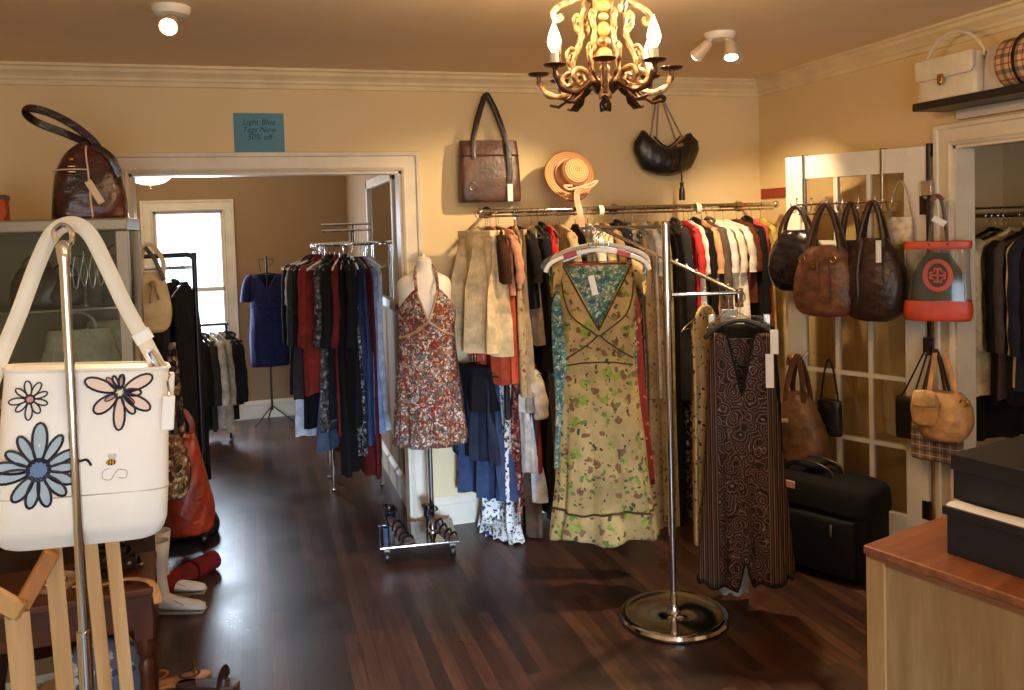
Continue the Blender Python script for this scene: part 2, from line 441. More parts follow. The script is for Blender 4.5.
# ------------------------------------------------------------------ garments
def garment(name, label, cat, kind, mat, loc, rz, L, w=.42, t=.05, seed=0, group=None, flare=1.0, mat2=None, extra=None):
    """a garment hanging edge-on from loc (the rail); local x is its width, local y its thickness, local z down from 0"""
    r = random.Random(seed); ph = r.uniform(0, 6); k1 = r.uniform(9, 14); k2 = r.uniform(20, 30)
    g = thing(name, label, cat, loc, rz, group)
    n = 36
    if kind in ('skirt', 'trousers'):
        z0 = -.105; wt = .3*w/.42 if kind == 'skirt' else w*.5
        prof = [(0, wt/2), (.1, wt/2*1.06), (1, w/2*flare)]
        tt = [(0, t*.35), (.08, t*.55), (1, t)]
    else:
        z0 = -.082
        prof = [(0, .035), (.02, .07), (.06, w*.40), (.09, w*.47), (.16, w*.46), (.45, w*.44), (1, w*.5*flare)]
        tt = [(0, t*.5), (.06, t*.45), (.3, t*.85), (1, t)]
    rings = []; m = 16
    for i in range(m+1):
        s = (i/m)**1.35; z = z0-(L+z0*-1*-1 if False else (L+z0))*s
        hw = lerp(prof, s); th = lerp(tt, s)/2; ring = []
        for j in range(n):
            a = 2*PI*j/n; u = math.cos(a); q = math.sin(a)
            fold = (math.sin(u*hw*k1*3+ph+s*1.2)*.32+math.sin(u*hw*k2*3+ph*2+s)*.16)*t*min(1, s*2.2)
            ring.append((u*hw, q*th*(abs(q)**-.4 if abs(q) > .01 else 1)+fold, z+(.008*math.sin(u*7+ph) if i == m else 0)))
        rings.append(ring)
    nm = {'skirt': 'skirt_panel', 'trousers': 'trouser_leg'}.get(kind, 'bodice')
    obj(nm, MB().loft(rings), mat, g, sub=0)
    if kind == 'skirt':
        obj('waistband', MB().box(-wt/2-.004, wt/2+.004, -t*.22, t*.22, z0-.03, z0+.004), mat2 or mat, g, bevel=.004)
    if kind in ('jacket', 'blouse'):
        sl = .56 if kind == 'jacket' else .3
        sl = min(sl, L*.85)
        for sg in (-1, 1):
            pts = spline([(sg*w*.4, 0, z0-.05), (sg*w*.5, .004, z0-.1), (sg*w*.54, .01*sg, z0-.3*sl/.56-.05), (sg*w*.53, -.012, z0-sl)], 5)
            rr = [t*.25+.006]+[t*.34+.005+.003*math.sin(i*1.7+ph) for i in range(1, len(pts))]
            prof8 = [(math.cos(2*PI*k/12)*.75, math.sin(2*PI*k/12)*1.25) for k in range(12)]
            obj('sleeve', MB().sweep(pts, prof8, (0, 1, 0.01), False, rr), mat, g)
        if kind == 'jacket':
            obj('collar', MB().tube(spline([(-.075, -.0, z0-.03), (-.05, -t*.5, z0-.004), (0, -t*.25, z0+.012), (.05, -t*.5, z0-.004), (.075, 0, z0-.03)], 4), [.006]+[.011]*15+[.006], 8), mat2 or mat, g)
    if extra == 'ruffle':
        zb = -L; rr = []
        for i in range(5):
            s = i/4; ring = []
            for j in range(48):
                a = 2*PI*j/48; u = math.cos(a); hw = w/2*flare*(1+.12*s)
                ring.append((u*hw, math.sin(a)*t*.55+math.sin(u*34+ph)*.014*s, zb+.02-.1*s+.01*math.sin(u*19)*s))
            rr.append(ring)
        obj('ruffle', MB().loft(rr), mat2 or mat, g)
    if extra == 'tag':
        obj('price_tag', MB().box(-w*.5-.012, -w*.5-.009, -.015, .015, z0-.22, z0-.13), TAGW, g, smooth=False)
    return g

def rail(name, label, cat, path, r, mat=CHROME, loc=(0, 0, 0)):
    return None

NG = [0]
def on_rail(px, pyb, Y, Z, spec, rz0=90, hk='clear', hgrp='', hlab=''):
    """spec: (name,label,cat,kind,mat,w,t,dict) placed so that its near edge shows at px and its hem at pyb"""
    name, label, cat, kind, mat, wd, t, kw = spec
    kw = dict(kw); NG[0] += 1
    e = at(px, 300, Y=Y-wd/2); zb = at(px, pyb, Y=Y-wd/2).z
    L = max(.2, Z-zb); tn = R(kw.pop('turn', rnd.uniform(-6, 6))); rz = R(rz0)+tn; e.x -= wd/2*math.sin(tn)
    loc = (e.x, Y, Z)
    garment(name, label, cat, kind, mat, loc, rz, L, wd, t, NG[0]*13, **kw)
    hanger(hk, (e.x, Y, Z), rz, hlab, hgrp)

# wall rail
RY, RZ = 4.42, 1.79
p0 = at(480, 208, Y=RY); p1 = at(776, 208, Y=RY)
rl = thing('clothes_rail', 'long chrome clothes rail across the back wall below the brown tote and straw hat', 'clothes rail', (p0.x, RY, RZ))
LR = min(p1.x, RX-.03)-p0.x
obj('rod', MB().tube([(0, 0, 0), (LR, 0, 0)], .0135, 14), CHROME, rl)
obj('rod', MB().tube([(0, .03, -.026), (LR, .03, -.026)], .006, 10), CHROME, rl, label='thin lower chrome rod')
for a in (0.12, LR*.5, LR-.06):
    obj('bracket', MB().tube([(a, 0, 0), (a, BY-RY-.012, 0)], .009, 10).lathe([(.0, 0), (.034, 0), (.034, .006), (.012, .014), (.012, .02)], 18, M=Matrix.Translation((a, BY-RY, 0)) @ Matrix.Rotation(R(90), 4, 'X')), CHROME, rl)
for a in (-.0, LR):
    obj('end_cap', MB().ball((a, 0, 0), .021, 14, 10), CHROME, rl)
# size dividers
for px in (600, 697):
    q = at(px, 206, Y=RY)
    d = obj('size_divider', MB().sweep([(0, math.cos(2*PI*k/24)*.03, math.sin(2*PI*k/24)*.03-.012) for k in range(24)], [(-.0015, -.014), (.0015, -.014), (.0015, .014), (-.0015, .014)], (1, 0, 0), True), plain((226, 214, 196), .4, name='white_plastic'), None, (q.x, RY, RZ))
    tag(d, 'round white size divider ring on the wall rail ' + ('just beside the straw hat' if px == 600 else 'below the black handbag'), 'size divider')

BLK = cloth((20, 18, 19)); CHA = cloth((48, 45, 46)); WHT = cloth((222, 216, 205)); CRM = cloth((206, 184, 140)); BEI = cloth((176, 150, 112))
TANC = cloth((150, 118, 82)); BRN = cloth((64, 38, 26)); RED = cloth((150, 44, 30)); ORG = cloth((176, 74, 44)); CORAL = cloth((214, 84, 78)); DEN = cloth((50, 62, 90), 'denim'); DDEN = cloth((38, 42, 58), 'denim')
LBL = cloth((150, 162, 190)); PNK = cloth((196, 140, 110)); YEL = cloth((186, 166, 84)); GRY = cloth((104, 100, 98)); MAR = cloth((96, 22, 24)); OLV = cloth((184, 168, 104))
BWP = mottled(((20, 20, 22), (196, 190, 178), (60, 56, 54), (140, 132, 120)), 60); BRP = mottled(((84, 52, 34), (150, 112, 76), (50, 30, 22), (176, 140, 100)), 40)
TNP = floral((182, 156, 112), ((120, 74, 48), (150, 120, 70)), 30); RDP = mottled(((120, 34, 30), (190, 150, 130), (60, 22, 22), (170, 80, 60)), 55)
NVF = floral((214, 212, 206), ((40, 52, 92), (92, 112, 72), (30, 36, 60)), 34, .4); GRP = mottled(((84, 80, 78), (40, 38, 38), (150, 146, 140), (110, 96, 84)), 45)
MBX = BRP
HL = 'clear hanger with a chrome hook holding a garment on the long wall rail'; HGp = 'hangers on the wall rail'
W = [
 (504, 354, ('skirt', 'long cream pleated skirt hanging first on the wall rail beside the mannequin', 'skirt', 'skirt', CRM, .40, .15, dict(flare=1.0, turn=22))),
 (509, 356, ('skirt', 'cream flared skirt, second on the wall rail, overlapping the pleated one', 'skirt', 'skirt', CRM, .40, .09, dict(turn=14))),
 (508, 326, ('skirt', 'shorter cream skirt on the wall rail next to the dark brown top', 'skirt', 'skirt', cloth((190, 168, 126)), .36, .06, dict(turn=20))),
 (505, 282, ('top', 'dark brown top on the wall rail against the cream skirts', 'top', 'blouse', BRN, .36, .05, {})),
 (512, 386, ('dress', 'long rust orange dress on the wall rail beside the cream skirts', 'dress', 'dress', ORG, .4, .07, dict(turn=15))),
 (518, 294, ('top', 'short pinkish tan top in front of the rust orange dress', 'top', 'blouse', PNK, .38, .045, dict(turn=12))),
 (524, 398, ('dress', 'long tan dress with a small brown print on the wall rail', 'dress', 'dress', TNP, .38, .06, {})),
 (530, 396, ('skirt', 'plain beige skirt between the tan printed dress and a black top', 'skirt', 'skirt', BEI, .36, .05, {})),
 (536, 310, ('top', 'black top on the wall rail between two beige garments', 'top', 'blouse', BLK, .38, .06, dict(turn=14))),
 (543, 346, ('trousers', 'pale beige folded trousers on the wall rail before the black jacket', 'trousers', 'trousers', cloth((190, 172, 146)), .34, .045, {})),
 (549, 372, ('jacket', 'black jacket on the wall rail next to the thin red garment', 'jacket', 'jacket', BLK, .4, .05, {})),
 (555, 262, ('top', 'narrow bright red top on the wall rail behind the white and red hanger', 'top', 'blouse', cloth((176, 30, 34)), .36, .035, {})),
 (561, 340, ('dress', 'olive brown dress on the wall rail behind the yellow floral dress', 'dress', 'dress', BRP, .38, .05, {})),
 (576, 330, ('blouse', 'beige blouse hidden mostly by the chrome stand hangers', 'blouse', 'blouse', BEI, .38, .05, {})),
 (588, 400, ('dress', 'long black dress behind the floral dress on the wall rail', 'dress', 'dress', BLK, .4, .05, {})),
 (601, 300, ('blouse', 'white blouse on the wall rail above the floral dress shoulder', 'blouse', 'blouse', WHT, .38, .05, {})),
 (611, 300, ('blouse', 'cream blouse on the wall rail above the floral dress shoulder', 'blouse', 'blouse', CRM, .38, .05, {})),
 (622, 330, ('blouse', 'pale tan blouse on the wall rail behind the slanted chrome arm', 'blouse', 'blouse', TANC, .38, .05, {})),
 (631, 420, ('jacket', 'black jacket with narrow sleeves behind the slanted chrome arm', 'jacket', 'jacket', BLK, .4, .05, {})),
 (640, 340, ('blouse', 'grey patterned blouse on the wall rail behind the floral dress sleeve', 'blouse', 'blouse', GRP, .38, .05, {})),
 (645, 400, ('dress', 'dark grey patterned long dress just behind the chrome pole', 'dress', 'dress', GRP, .4, .05, {})),
 (650, 532, ('dress', 'very long beige floral dress hanging behind the chrome pole', 'dress', 'dress', TNP, .4, .12, dict(turn=0))),
 (660, 400, ('blouse', 'white blouse on the wall rail behind the chrome pole', 'blouse', 'blouse', WHT, .34, .04, {})),
 (664, 534, ('dress', 'long tan printed dress on the wall rail by the chrome pole', 'dress', 'dress', TNP, .4, .08, {})),
 (673, 536, ('dress', 'long pale olive dress reaching almost to the floor by the chrome pole', 'dress', 'dress', OLV, .38, .05, {})),
 (681, 532, ('dress', 'long black dress on the wall rail beside the pale olive one', 'dress', 'dress', BLK, .4, .05, {})),
 (688, 400, ('jacket', 'charcoal jacket on the wall rail left of the coral one', 'jacket', 'jacket', CHA, .4, .05, {})),
 (695, 520, ('dress', 'long black and white spotted dress beside the paisley dress', 'dress', 'dress', BWP, .36, .05, {})),
 (700, 320, ('blouse', 'coral red blouse on the wall rail above the slanted chrome arm', 'blouse', 'blouse', cloth((196, 52, 50)), .38, .04, {})),
 (707, 330, ('blouse', 'white blouse with dark edging beside the coral red blouse', 'blouse', 'blouse', WHT, .38, .035, {})),
 (712, 340, ('jacket', 'black jacket squeezed between a white and a peach blouse', 'jacket', 'jacket', BLK, .4, .04, {})),
 (719, 350, ('blouse', 'peach blouse on the wall rail above the end of the slanted arm', 'blouse', 'blouse', cloth((214, 160, 116)), .38, .04, {})),
 (726, 350, ('jacket', 'grey brown jacket on the wall rail beside the bright white blouses', 'jacket', 'jacket', cloth((92, 78, 66)), .4, .045, {})),
 (733, 322, ('blouse', 'bright white blouse on the wall rail under the spotlight', 'blouse', 'blouse', WHT, .4, .045, dict(turn=12))),
 (742, 325, ('blouse', 'bright ivory blouse touching the white one under the spotlight', 'blouse', 'blouse', cloth((226, 212, 186)), .4, .045, dict(turn=14))),
 (751, 318, ('blouse', 'white lace blouse with open weave beside the brown top', 'blouse', 'blouse', floral((226, 218, 202), ((170, 150, 120),), 60, .3), .4, .05, dict(turn=14))),
 (757, 302, ('top', 'reddish brown top on the wall rail near the end of the rail', 'top', 'blouse', cloth((92, 46, 28)), .38, .04, {})),
 (764, 360, ('jacket', 'black jacket near the end of the wall rail beside the pink dress', 'jacket', 'jacket', BLK, .4, .04, {})),
 (771, 336, ('dress', 'bright coral pink dress near the end of the wall rail', 'dress', 'dress', CORAL, .4, .05, {})),
 (777, 346, ('blouse', 'yellow green blouse, the last garment before the glazed door', 'blouse', 'blouse', YEL, .3, .04, {})),
]
for px, pyb, sp in W:
    on_rail(px, pyb, RY, RZ, sp, hk='clear', hgrp=HGp, hlab=HL)

# lower rail under the cream skirts
LRY, LRZ = 4.46, 1.06
q0, q1 = at(478, 360, Y=LRY), at(556, 360, Y=LRY)
lr = thing('clothes_rail', 'short low chrome rail under the cream skirts, mostly hidden by clothes', 'clothes rail', (q0.x, LRY, LRZ))
obj('rod', MB().tube([(0, 0, 0), (q1.x-q0.x, 0, 0)], .012, 12), CHROME, lr)
for a in (.05, q1.x-q0.x-.05): obj('bracket', MB().tube([(a, 0, 0), (a, BY-LRY-.012, 0)], .008, 8).lathe([(.0, 0), (.03, 0), (.03, .008), (.01, .012)], 14, M=Matrix.Translation((a, BY-LRY, 0)) @ Matrix.Rotation(R(90), 4, 'X')), CHROME, lr)
W2 = [
 (497, 414, ('skirt', 'black gathered skirt on the low rail beneath the cream skirts', 'skirt', 'skirt', BLK, .38, .09, dict(turn=30))),
 (498, 466, ('jeans', 'dark grey denim jeans hanging under the black skirt', 'jeans', 'trousers', DDEN, .4, .07, dict(turn=24))),
 (511, 504, ('jeans', 'blue denim jeans with a faded patch hanging on the low rail', 'jeans', 'trousers', DEN, .42, .09, dict(turn=30))),
 (513, 530, ('skirt', 'long white skirt with navy flowers whose ruffle shows under the jeans', 'skirt', 'skirt', NVF, .34, .1, dict(turn=22, extra='ruffle'))),
 (508, 420, ('skirt', 'charcoal skirt behind the blue jeans on the low rail', 'skirt', 'skirt', CHA, .38, .05, {})),
 (516, 514, ('dress', 'dark red printed long dress between the jeans and the white trousers', 'dress', 'dress', RDP, .34, .05, {})),
 (536, 414, ('scarf', 'cream ruffled scarf top draped on the low rail above the white trousers', 'scarf', 'blouse', cloth((206, 190, 166)), .42, .1, dict(turn=30))),
 (527, 476, ('trousers', 'cream trousers on the low rail beside the pale blue ones', 'trousers', 'trousers', cloth((216, 204, 184)), .36, .05, {})),
 (533, 540, ('dress', 'long brown dress nearly touching the floor on the low rail', 'dress', 'dress', cloth((84, 62, 46)), .34, .05, {})),
 (536, 476, ('skirt', 'narrow rust red skirt between the cream and white trousers', 'skirt', 'skirt', RED, .36, .03, {})),
 (541, 503, ('trousers', 'white trousers with a bluish cast on the low rail by the floral dress', 'trousers', 'trousers', cloth((214, 218, 230)), .36, .07, dict(turn=20))),
 (549, 520, ('trousers', 'black trousers last on the low rail beside the floral dress', 'trousers', 'trousers', BLK, .36, .05, {})),
]
for px, pyb, sp in W2:
    on_rail(px, pyb, LRY, LRZ, sp, hk='wire', hgrp='hangers on the low rail', hlab='thin wire hanger on the short low rail below the cream skirts')

# ------------------------------------------------------------------ dresses facing the room
class DressSurf:
    def __init__(s, hw, dp, ztop_f, ztop_b, zhem, fold=.012, k=9, ph=0, foldstart=.5):
        s.hw, s.dp, s.zf, s.zb, s.zh, s.fold, s.k, s.ph, s.fs = hw, dp, ztop_f, ztop_b, zhem, fold, k, ph, foldstart
    def pt(s, a, z, off=0):
        """a: angle, -90 degrees is the front centre (local -y)"""
        u = math.cos(a); q = math.sin(a); hw = lerp(s.hw, -z)+off; dp = lerp(s.dp, -z)+off
        f = max(0, min(1, (-z-s.fs)/max(.01, (-s.zh if not callable(s.zh) else .9)-s.fs)))
        w = math.sin(a*s.k+s.ph)*.6+math.sin(a*(s.k*2+1)+s.ph*2+z*3)*.4
        k = 1+s.fold*f*w/max(.02, dp)
        wr = .0022*math.sin(a*13+z*26+s.ph)+.0016*math.sin(a*7-z*41)
        return Vector((u*hw*(1+s.fold*f*w*.7/hw), q*(dp+wr)*k, z))
    def front(s, x, z, off=.002):
        hw = lerp(s.hw, -z); c = max(-.999, min(.999, x/hw)); a = -math.acos(c)
        return s.pt(a, z, off)
    def mesh(s, n=72, m=30):
        rings = []
        for i in range(m+1):
            ring = []
            for j in range(n):
                a = 2*PI*j/n; u = math.cos(a); q = math.sin(a)
                zt = s.zf(u) if q < 0 else s.zb(u)
                if abs(q) < .0001: zt = s.zb(u)
                zh = s.zh(a) if callable(s.zh) else s.zh
                ring.append(s.pt(a, zt+(zh-zt)*(i/m)))
            rings.append(ring)
        return MB().loft(rings, True, False)
def facing(x, y): return math.atan2(-x, y)*-1*-1  # local -y turned to the camera foot
def rz_cam(p): return -math.atan2(p[0], p[1])

# --- the chrome two-arm stand in the middle of the floor
PB = at(674, 612, Z=.03); PX, PY = PB.x, PB.y
st = thing('garment_stand', 'tall chrome two-arm garment stand with a round polished base on the wooden floor', 'clothes stand', (PX, PY, 0))
obj('base', MB().lathe([(.0, .0), (.215, .0), (.228, .006), (.232, .016), (.226, .028), (.212, .034), (.2, .031), (.17, .022), (.09, .02), (.03, .024), (.02, .03), (0, .03)], 56), CHROME, st)
PT = at(665, 224, D=(Vector((PX, PY, 1.7))-EYEP).dot(cf)); PH = PT.z
obj('base_collar', MB().lathe([(0, .024), (.03, .024), (.03, .03), (.018, .045), (.016, .07), (0, .07)], 20), CHROME, st)
obj('pole', MB().tube([(0, 0, .03), (0, 0, 1.0)], .0145, 16), CHROME, st)
obj('pole', MB().tube([(0, 0, .98), (0, 0, PH-.0)], .0175, 16).lathe([(0, PH), (.0175, PH), (.014, PH+.008), (0, PH+.01)], 16), CHROME, st, label='thicker upper chrome sleeve of the pole')
A_ = at(600, 225, D=3.95); B_ = at(739, 292, D=3.62)
lo = lambda v: (v[0]-PX, v[1]-PY, v[2])
ta, tb = lo(A_), lo(B_)
obj('upper_arm', MB().tube([(0, 0, PH-.012), (ta[0], ta[1], PH-.012)], .0085, 10).ball((ta[0], ta[1], PH-.012), .017, 12, 8), CHROME, st)
tb_lo = (tb[0], tb[1], tb[2])
zc = at(665, 293, D=3.72).z
obj('lower_arm', MB().tube([(0, 0, zc), (tb[0], tb[1], zc)], .008, 10).lathe([(0, -.02), (.022, -.02), (.022, .02), (0, .02)], 14, loc=(0, 0, zc)), CHROME, st)
sl = [Vector((ta[0], ta[1], PH-.012)).lerp(Vector((tb[0], tb[1], zc)), k/14) for k in range(15)]
mb = MB().tube([tuple(v) for v in sl], .0085, 10)
obj('waterfall_arm', mb, CHROME, st)
for k in range(8, 14): obj('hanger_stop', MB().ball(sl[k]+Vector((0, 0, .012)), .008, 10, 7), CHROME, st)
obj('arm_end', MB().box(tb[0]-.014, tb[0]+.014, tb[1]-.014, tb[1]+.014, zc-.06, zc+.02), CHROME, st, bevel=.004)

# --- yellow floral dress and the dresses behind it
YEL_M = floral((160, 134, 84), ((116, 124, 50), (104, 72, 48), (88, 100, 46), (56, 62, 38), (128, 122, 58), (98, 64, 44)), 13, .33, .07, seed=.3)
TEAL_M = mottled(((86, 132, 120), (150, 170, 148), (54, 96, 112), (118, 150, 130), (176, 180, 150)), 62, dist=.08)
REDC = floral((126, 42, 32), ((200, 110, 70), (120, 30, 26)), 30, .3)
TRIMD = cloth((62, 46, 20), 'dark_piping')
DY = at(597, 400, D=3.86)
zt = at(597, 262, D=3.86).z
def dloc(px, D, z): p = at(px, 300, D=D); return (p.x, p.y, z)
s_ = 3.86/850
HZ = zt+.035
Vd = DressSurf([(0, .19), (.07, .185), (.2, .172), (.37, .160), (.47, .156), (.62, .172), (.95, .2), (1.22, .226), (1.34, .24)],
               [(0, .035), (.15, .06), (.3, .08), (.45, .06), (.7, .07), (1.34, .1)],
               lambda u: -.045-.29*max(0, 1-abs(u)/.8)**1.0 if abs(u) < .8 else -.045-.14*((abs(u)-.8)/.2)**2,
               lambda u: -.05-.05*(1-abs(u)) if abs(u) < .8 else -.045-.14*((abs(u)-.8)/.2)**2, -1.235, .02, 8, .4, .5)
yd = thing('dress', 'long yellow dress with green flowers, V neck and brown piping on the chrome stand', 'dress', dloc(598, 3.86, HZ), 0)
yd.rotation_euler.z = rz_cam(yd.location)
obj('bodice_and_skirt', Vd.mesh(84, 44), YEL_M, yd, solid=.003)
# neckline piping, bust seams, band above the hem
neck = [Vd.front(u*.19*1.0, Vd.zf(u), .003) for u in [i/20*.8-.8 for i in range(0, 41)] if abs(u) <= .8]
obj('neck_piping', MB().tube(neck, .0042, 6), TRIMD, yd)
def onsurf(S_, pts, r, name, mat, par, n=8):
    return obj(name, MB().tube([S_.front(p.x, p.z, .003) for p in spline([(a, 0, b) for a, b in pts], n)], r, 6), mat, par)
onsurf(Vd, [(-.15, -.47), (-.09, -.43), (-.03, -.385), (0, -.36), (.03, -.385), (.09, -.43), (.15, -.47)], .0038, 'bust_seam', TRIMD, yd)
onsurf(Vd, [(-.146, -.5), (-.07, -.485), (0, -.482), (.07, -.485), (.146, -.5)], .0038, 'waist_seam', TRIMD, yd)
for sg in (-1, 1): onsurf(Vd, [(sg*.158, -.12), (sg*.148, -.2), (sg*.12, -.27), (sg*.06, -.32), (sg*.01, -.358)], .0035, 'bust_seam', TRIMD, yd)
ring = [Vd.pt(2*PI*k/84, -1.165+.008*math.sin(k*.3), .004) for k in range(84)]
obj('hem_piping', MB().tube(ring, .0055, 6, closed=True), TRIMD, yd)
rr = []
for i in range(8):
    s = i/7; rg = []
    for j in range(120):
        a = 2*PI*j/120; p = Vd.pt(a, -1.165, .002); k = 1+.1*s+.045*s*math.sin(a*17)+.02*s*math.sin(a*31+1)
        rg.append((p.x*k, p.y*(k+.15*s), -1.165-.125*s+.012*math.sin(a*5)*s))
    rr.append(rg)
obj('hem_ruffle', MB().loft(rr, True, False), YEL_M, yd, solid=.002)
# cap sleeves
for sg in (1, -1):
    rr = []
    for i in range(6):
        s = i/5; cx = sg*(.155+.055*s); cz = -.05-.05*s
        rr.append([(cx+.012*s*sg*math.cos(2*PI*k/20), (.04+.012*s)*math.cos(2*PI*k/20), cz+(.05+.02*s)*math.sin(2*PI*k/20)-.02) for k in range(20)])
    obj('cap_sleeve', MB().loft(rr, True, False), YEL_M, yd, solid=.002)
Td = DressSurf([(0, .165), (.1, .155), (.25, .19), (.45, .19), (.7, .185), (1.0, .2)], [(0, .018), (.2, .026), (.4, .03), (1, .04)],
               lambda u: -.06-.03*(1-u*u), lambda u: -.05, -.98, .012, 7, 1.4, .4)
td = thing('dress', 'teal and cream patterned dress showing inside the neck of the yellow floral dress', 'dress', dloc(593, 3.865, HZ-.0), 0); td.rotation_euler.z = rz_cam(td.location)
obj('bodice_and_skirt', Td.mesh(), TEAL_M, td, solid=.003)
obj('price_tag', MB().box(-.04, -.012, -.036, -.033, -.18, -.09, Matrix.Rotation(R(-12), 4, 'Y')), TAGW, td, smooth=False)
Rd = DressSurf([(0, .15), (.1, .16), (.3, .19), (.6, .2), (1.2, .235)], [(0, .02), (.3, .03), (1, .045)], lambda u: -.06, lambda u: -.05, -1.12, .014, 7, 2.2, .4)
rd = thing('dress', 'red orange floral dress, rearmost of the three dresses facing the room on the chrome stand', 'dress', dloc(600, 4.07, HZ-.0), 0); rd.rotation_euler.z = rz_cam(rd.location)
obj('bodice_and_skirt', Rd.mesh(), REDC, rd, solid=.003)
# their wide hangers with red bands
REDB = plain((170, 30, 26), .4, name='red_band')
for i, (dx, D, dz, lab) in enumerate(((4, 3.86, 0, 'white hanger with red bands holding the yellow floral dress'), (0, 3.9, .012, 'clear white hanger holding the teal patterned dress'), (6, 4.07, .02, 'white hanger holding the red orange dress'))):
    p = dloc(594+dx, D, HZ+dz)
    hg = thing('clothes_hanger', lab, 'hanger', p, rz_cam(p), 'hangers on the upper arm of the chrome stand')
    pts = spline([(-.235, 0, -.075), (-.21, 0, -.035), (-.14, 0, -.004), (-.05, 0, .016), (0, 0, .02), (.05, 0, .016), (.14, 0, -.004), (.21, 0, -.035), (.235, 0, -.075)], 6)
    obj('shoulders', MB().strap([tuple(q) for q in pts], .02, .022, (0, 1, 0)), plain((226, 222, 214), .3, name='white_plastic') if i != 1 else CLEAR, hg)
    if i == 0:
        for sg in (-1, 1): obj('red_band', MB().strap([(sg*.09, -.002, .009), (sg*.12, -.002, .0), (sg*.15, -.002, -.009)], .024, .026, (0, 1, 0)), REDB, hg)
    for sg in (-1, 1):
        obj('loop', MB().tube([(sg*.2+.02*math.cos(2*PI*k/14), 0, -.07+.022*math.sin(2*PI*k/14)) for k in range(14)], .003, 6, closed=True, up=(0, 1, 0)), CLEAR, hg)
    hk = spline([(0, 0, .02), (0, 0, PH-p[2]-.05), (.018, 0, PH-p[2]-.03), (.016, 0, PH-p[2]-.006), (0, 0, PH-p[2]+.003), (-.016, 0, PH-p[2]-.008)], 5)
    obj('hook', MB().tube([tuple(q) for q in hk], .0028, 6), CHROME, hg)
# a fan of empty clear hangers between them
for k in range(5):
    p = dloc(590+k*5, 3.9+.03*k, PH-.015)
    hanger('clear', (p[0], p[1], PH-.018), rz_cam(p)+R(-24+13*k), 'empty clear hanger crowded onto the upper arm above the yellow floral dress', 'empty hangers on the upper arm')

# --- paisley dress on the lower arm
def paisley():
    t = NT('paisley_and_striped_cloth', .8, spec=.3); v = t.co(dist=.05, ds=12); sp = t.n('SeparateXYZ'); t.l(t.tc.outputs['Object'], sp.inputs[0])
    vo = t.n('TexVoronoi'); vo.inputs['Scale'].default_value = 17; t.l(v, vo.inputs['Vector'])
    f = t.math('FRACT', t.math('MULTIPLY', vo.outputs['Distance'], 5.5))
    pc = t.ramp(f, [(0, (22, 18, 20)), (.4, (96, 50, 40)), (.55, (28, 24, 28)), (.75, (132, 116, 110)), (.86, (58, 34, 34))], True)
    fs = t.math('FRACT', t.math('MULTIPLY', sp.outputs[0], 52))
    sc = t.ramp(fs, [(0, (22, 18, 18)), (.35, (120, 102, 86)), (.5, (36, 24, 22)), (.78, (92, 58, 46))], True)
    return t.col(t.mix(t.math('GREATER_THAN', t.math('ABSOLUTE', sp.outputs[0]), .1), pc, sc))
PZ = at(740, 332, D=3.6).z
pd = thing('dress', 'long dark paisley dress with striped sides and split hem on the chrome stand', 'dress', dloc(740, 3.58, PZ+.02), 0); pd.rotation_euler.z = rz_cam(pd.location)
def phem(a):
    u = math.cos(a)
    return -1.095+.15*max(0, 1-abs(u-.02)/.16)+.05*max(0, u)+.012*math.sin(a*9)
Pd = DressSurf([(0, .1), (.05, .125), (.2, .135), (.45, .15), (.8, .172), (1.15, .2)], [(0, .03), (.3, .05), (1.1, .085)],
               lambda u: -.02-.26*max(0, 1-abs(u)/.5)**1.1, lambda u: -.05, phem, .024, 7, .9, .25)
obj('bodice_and_skirt', Pd.mesh(96, 44), paisley(), pd, solid=.003)
obj('neck_edging', MB().tube([Pd.front(u*.115, Pd.zf(u), .003) for u in [i/12*.52 for i in range(-12, 13)]], .005, 6), BLK, pd)
obj('hem_edging', MB().tube([Pd.pt(2*PI*k/120, phem(2*PI*k/120), .003) for k in range(120)], .005, 6, closed=True), BLK, pd)
for sg, px_ in ((1, .115), (1, .135)):
    obj('price_tag', MB().box(px_-.018, px_+.014, -.068, -.065, -.24 if px_ < .12 else -.1, -.1 if px_ < .12 else 0), TAGW, pd, smooth=False)
p = pd.location
hg = thing('clothes_hanger', 'dark padded hanger holding the paisley dress', 'hanger', tuple(p), rz_cam(p))
obj('shoulders', MB().tube(spline([(-.15, -.02, -.045), (-.1, -.02, .002), (-.03, -.02, .03), (0, -.02, .034), (.03, -.02, .03), (.1, -.02, .002), (.15, -.02, -.045)], 5), [.006]+[.011]*29+[.006], 10), plain((40, 34, 32), .4, name='dark_plastic'), hg)
obj('hook', MB().tube(spline([(0, -.02, .034), (0, -.01, .1), (.02, 0, zc-p[2]-.025), (.014, 0, zc-p[2]+.004), (0, 0, zc-p[2]+.012), (-.014, 0, zc-p[2]+.002)], 5), .003, 6), CHROME, hg)
# clear skirt hanger and a black skirt behind it
hg = thing('skirt_hanger', 'chrome clip hanger with clear bar right above the paisley dress', 'hanger', dloc(735, 3.66, PZ), 0); hg.rotation_euler.z = rz_cam(hg.location)
obj('bar', MB().box(-.12, .15, -.012, .012, .035, .062), CLEAR, hg, bevel=.004)
for sg in (-.1, .13): obj('clip', MB().box(sg-.014, sg+.014, -.016, .016, .005, .07), CHROME, hg, bevel=.003)
obj('hook', MB().tube(spline([(0.01, 0, .06), (.01, 0, .1), (.03, 0, .14), (.012, 0, zc-PZ+.012), (-.006, 0, zc-PZ+.002)], 5), .0028, 6), CHROME, hg)
Bd = DressSurf([(0, .13), (.3, .15), (.9, .165)], [(0, .02), (.9, .03)], lambda u: 0, lambda u: 0, -.86, .012, 6, .2, .1)
bd = thing('skirt', 'long plain black skirt clipped behind the paisley dress', 'skirt', dloc(742, 3.68, PZ+.02), 0); bd.rotation_euler.z = rz_cam(bd.location)
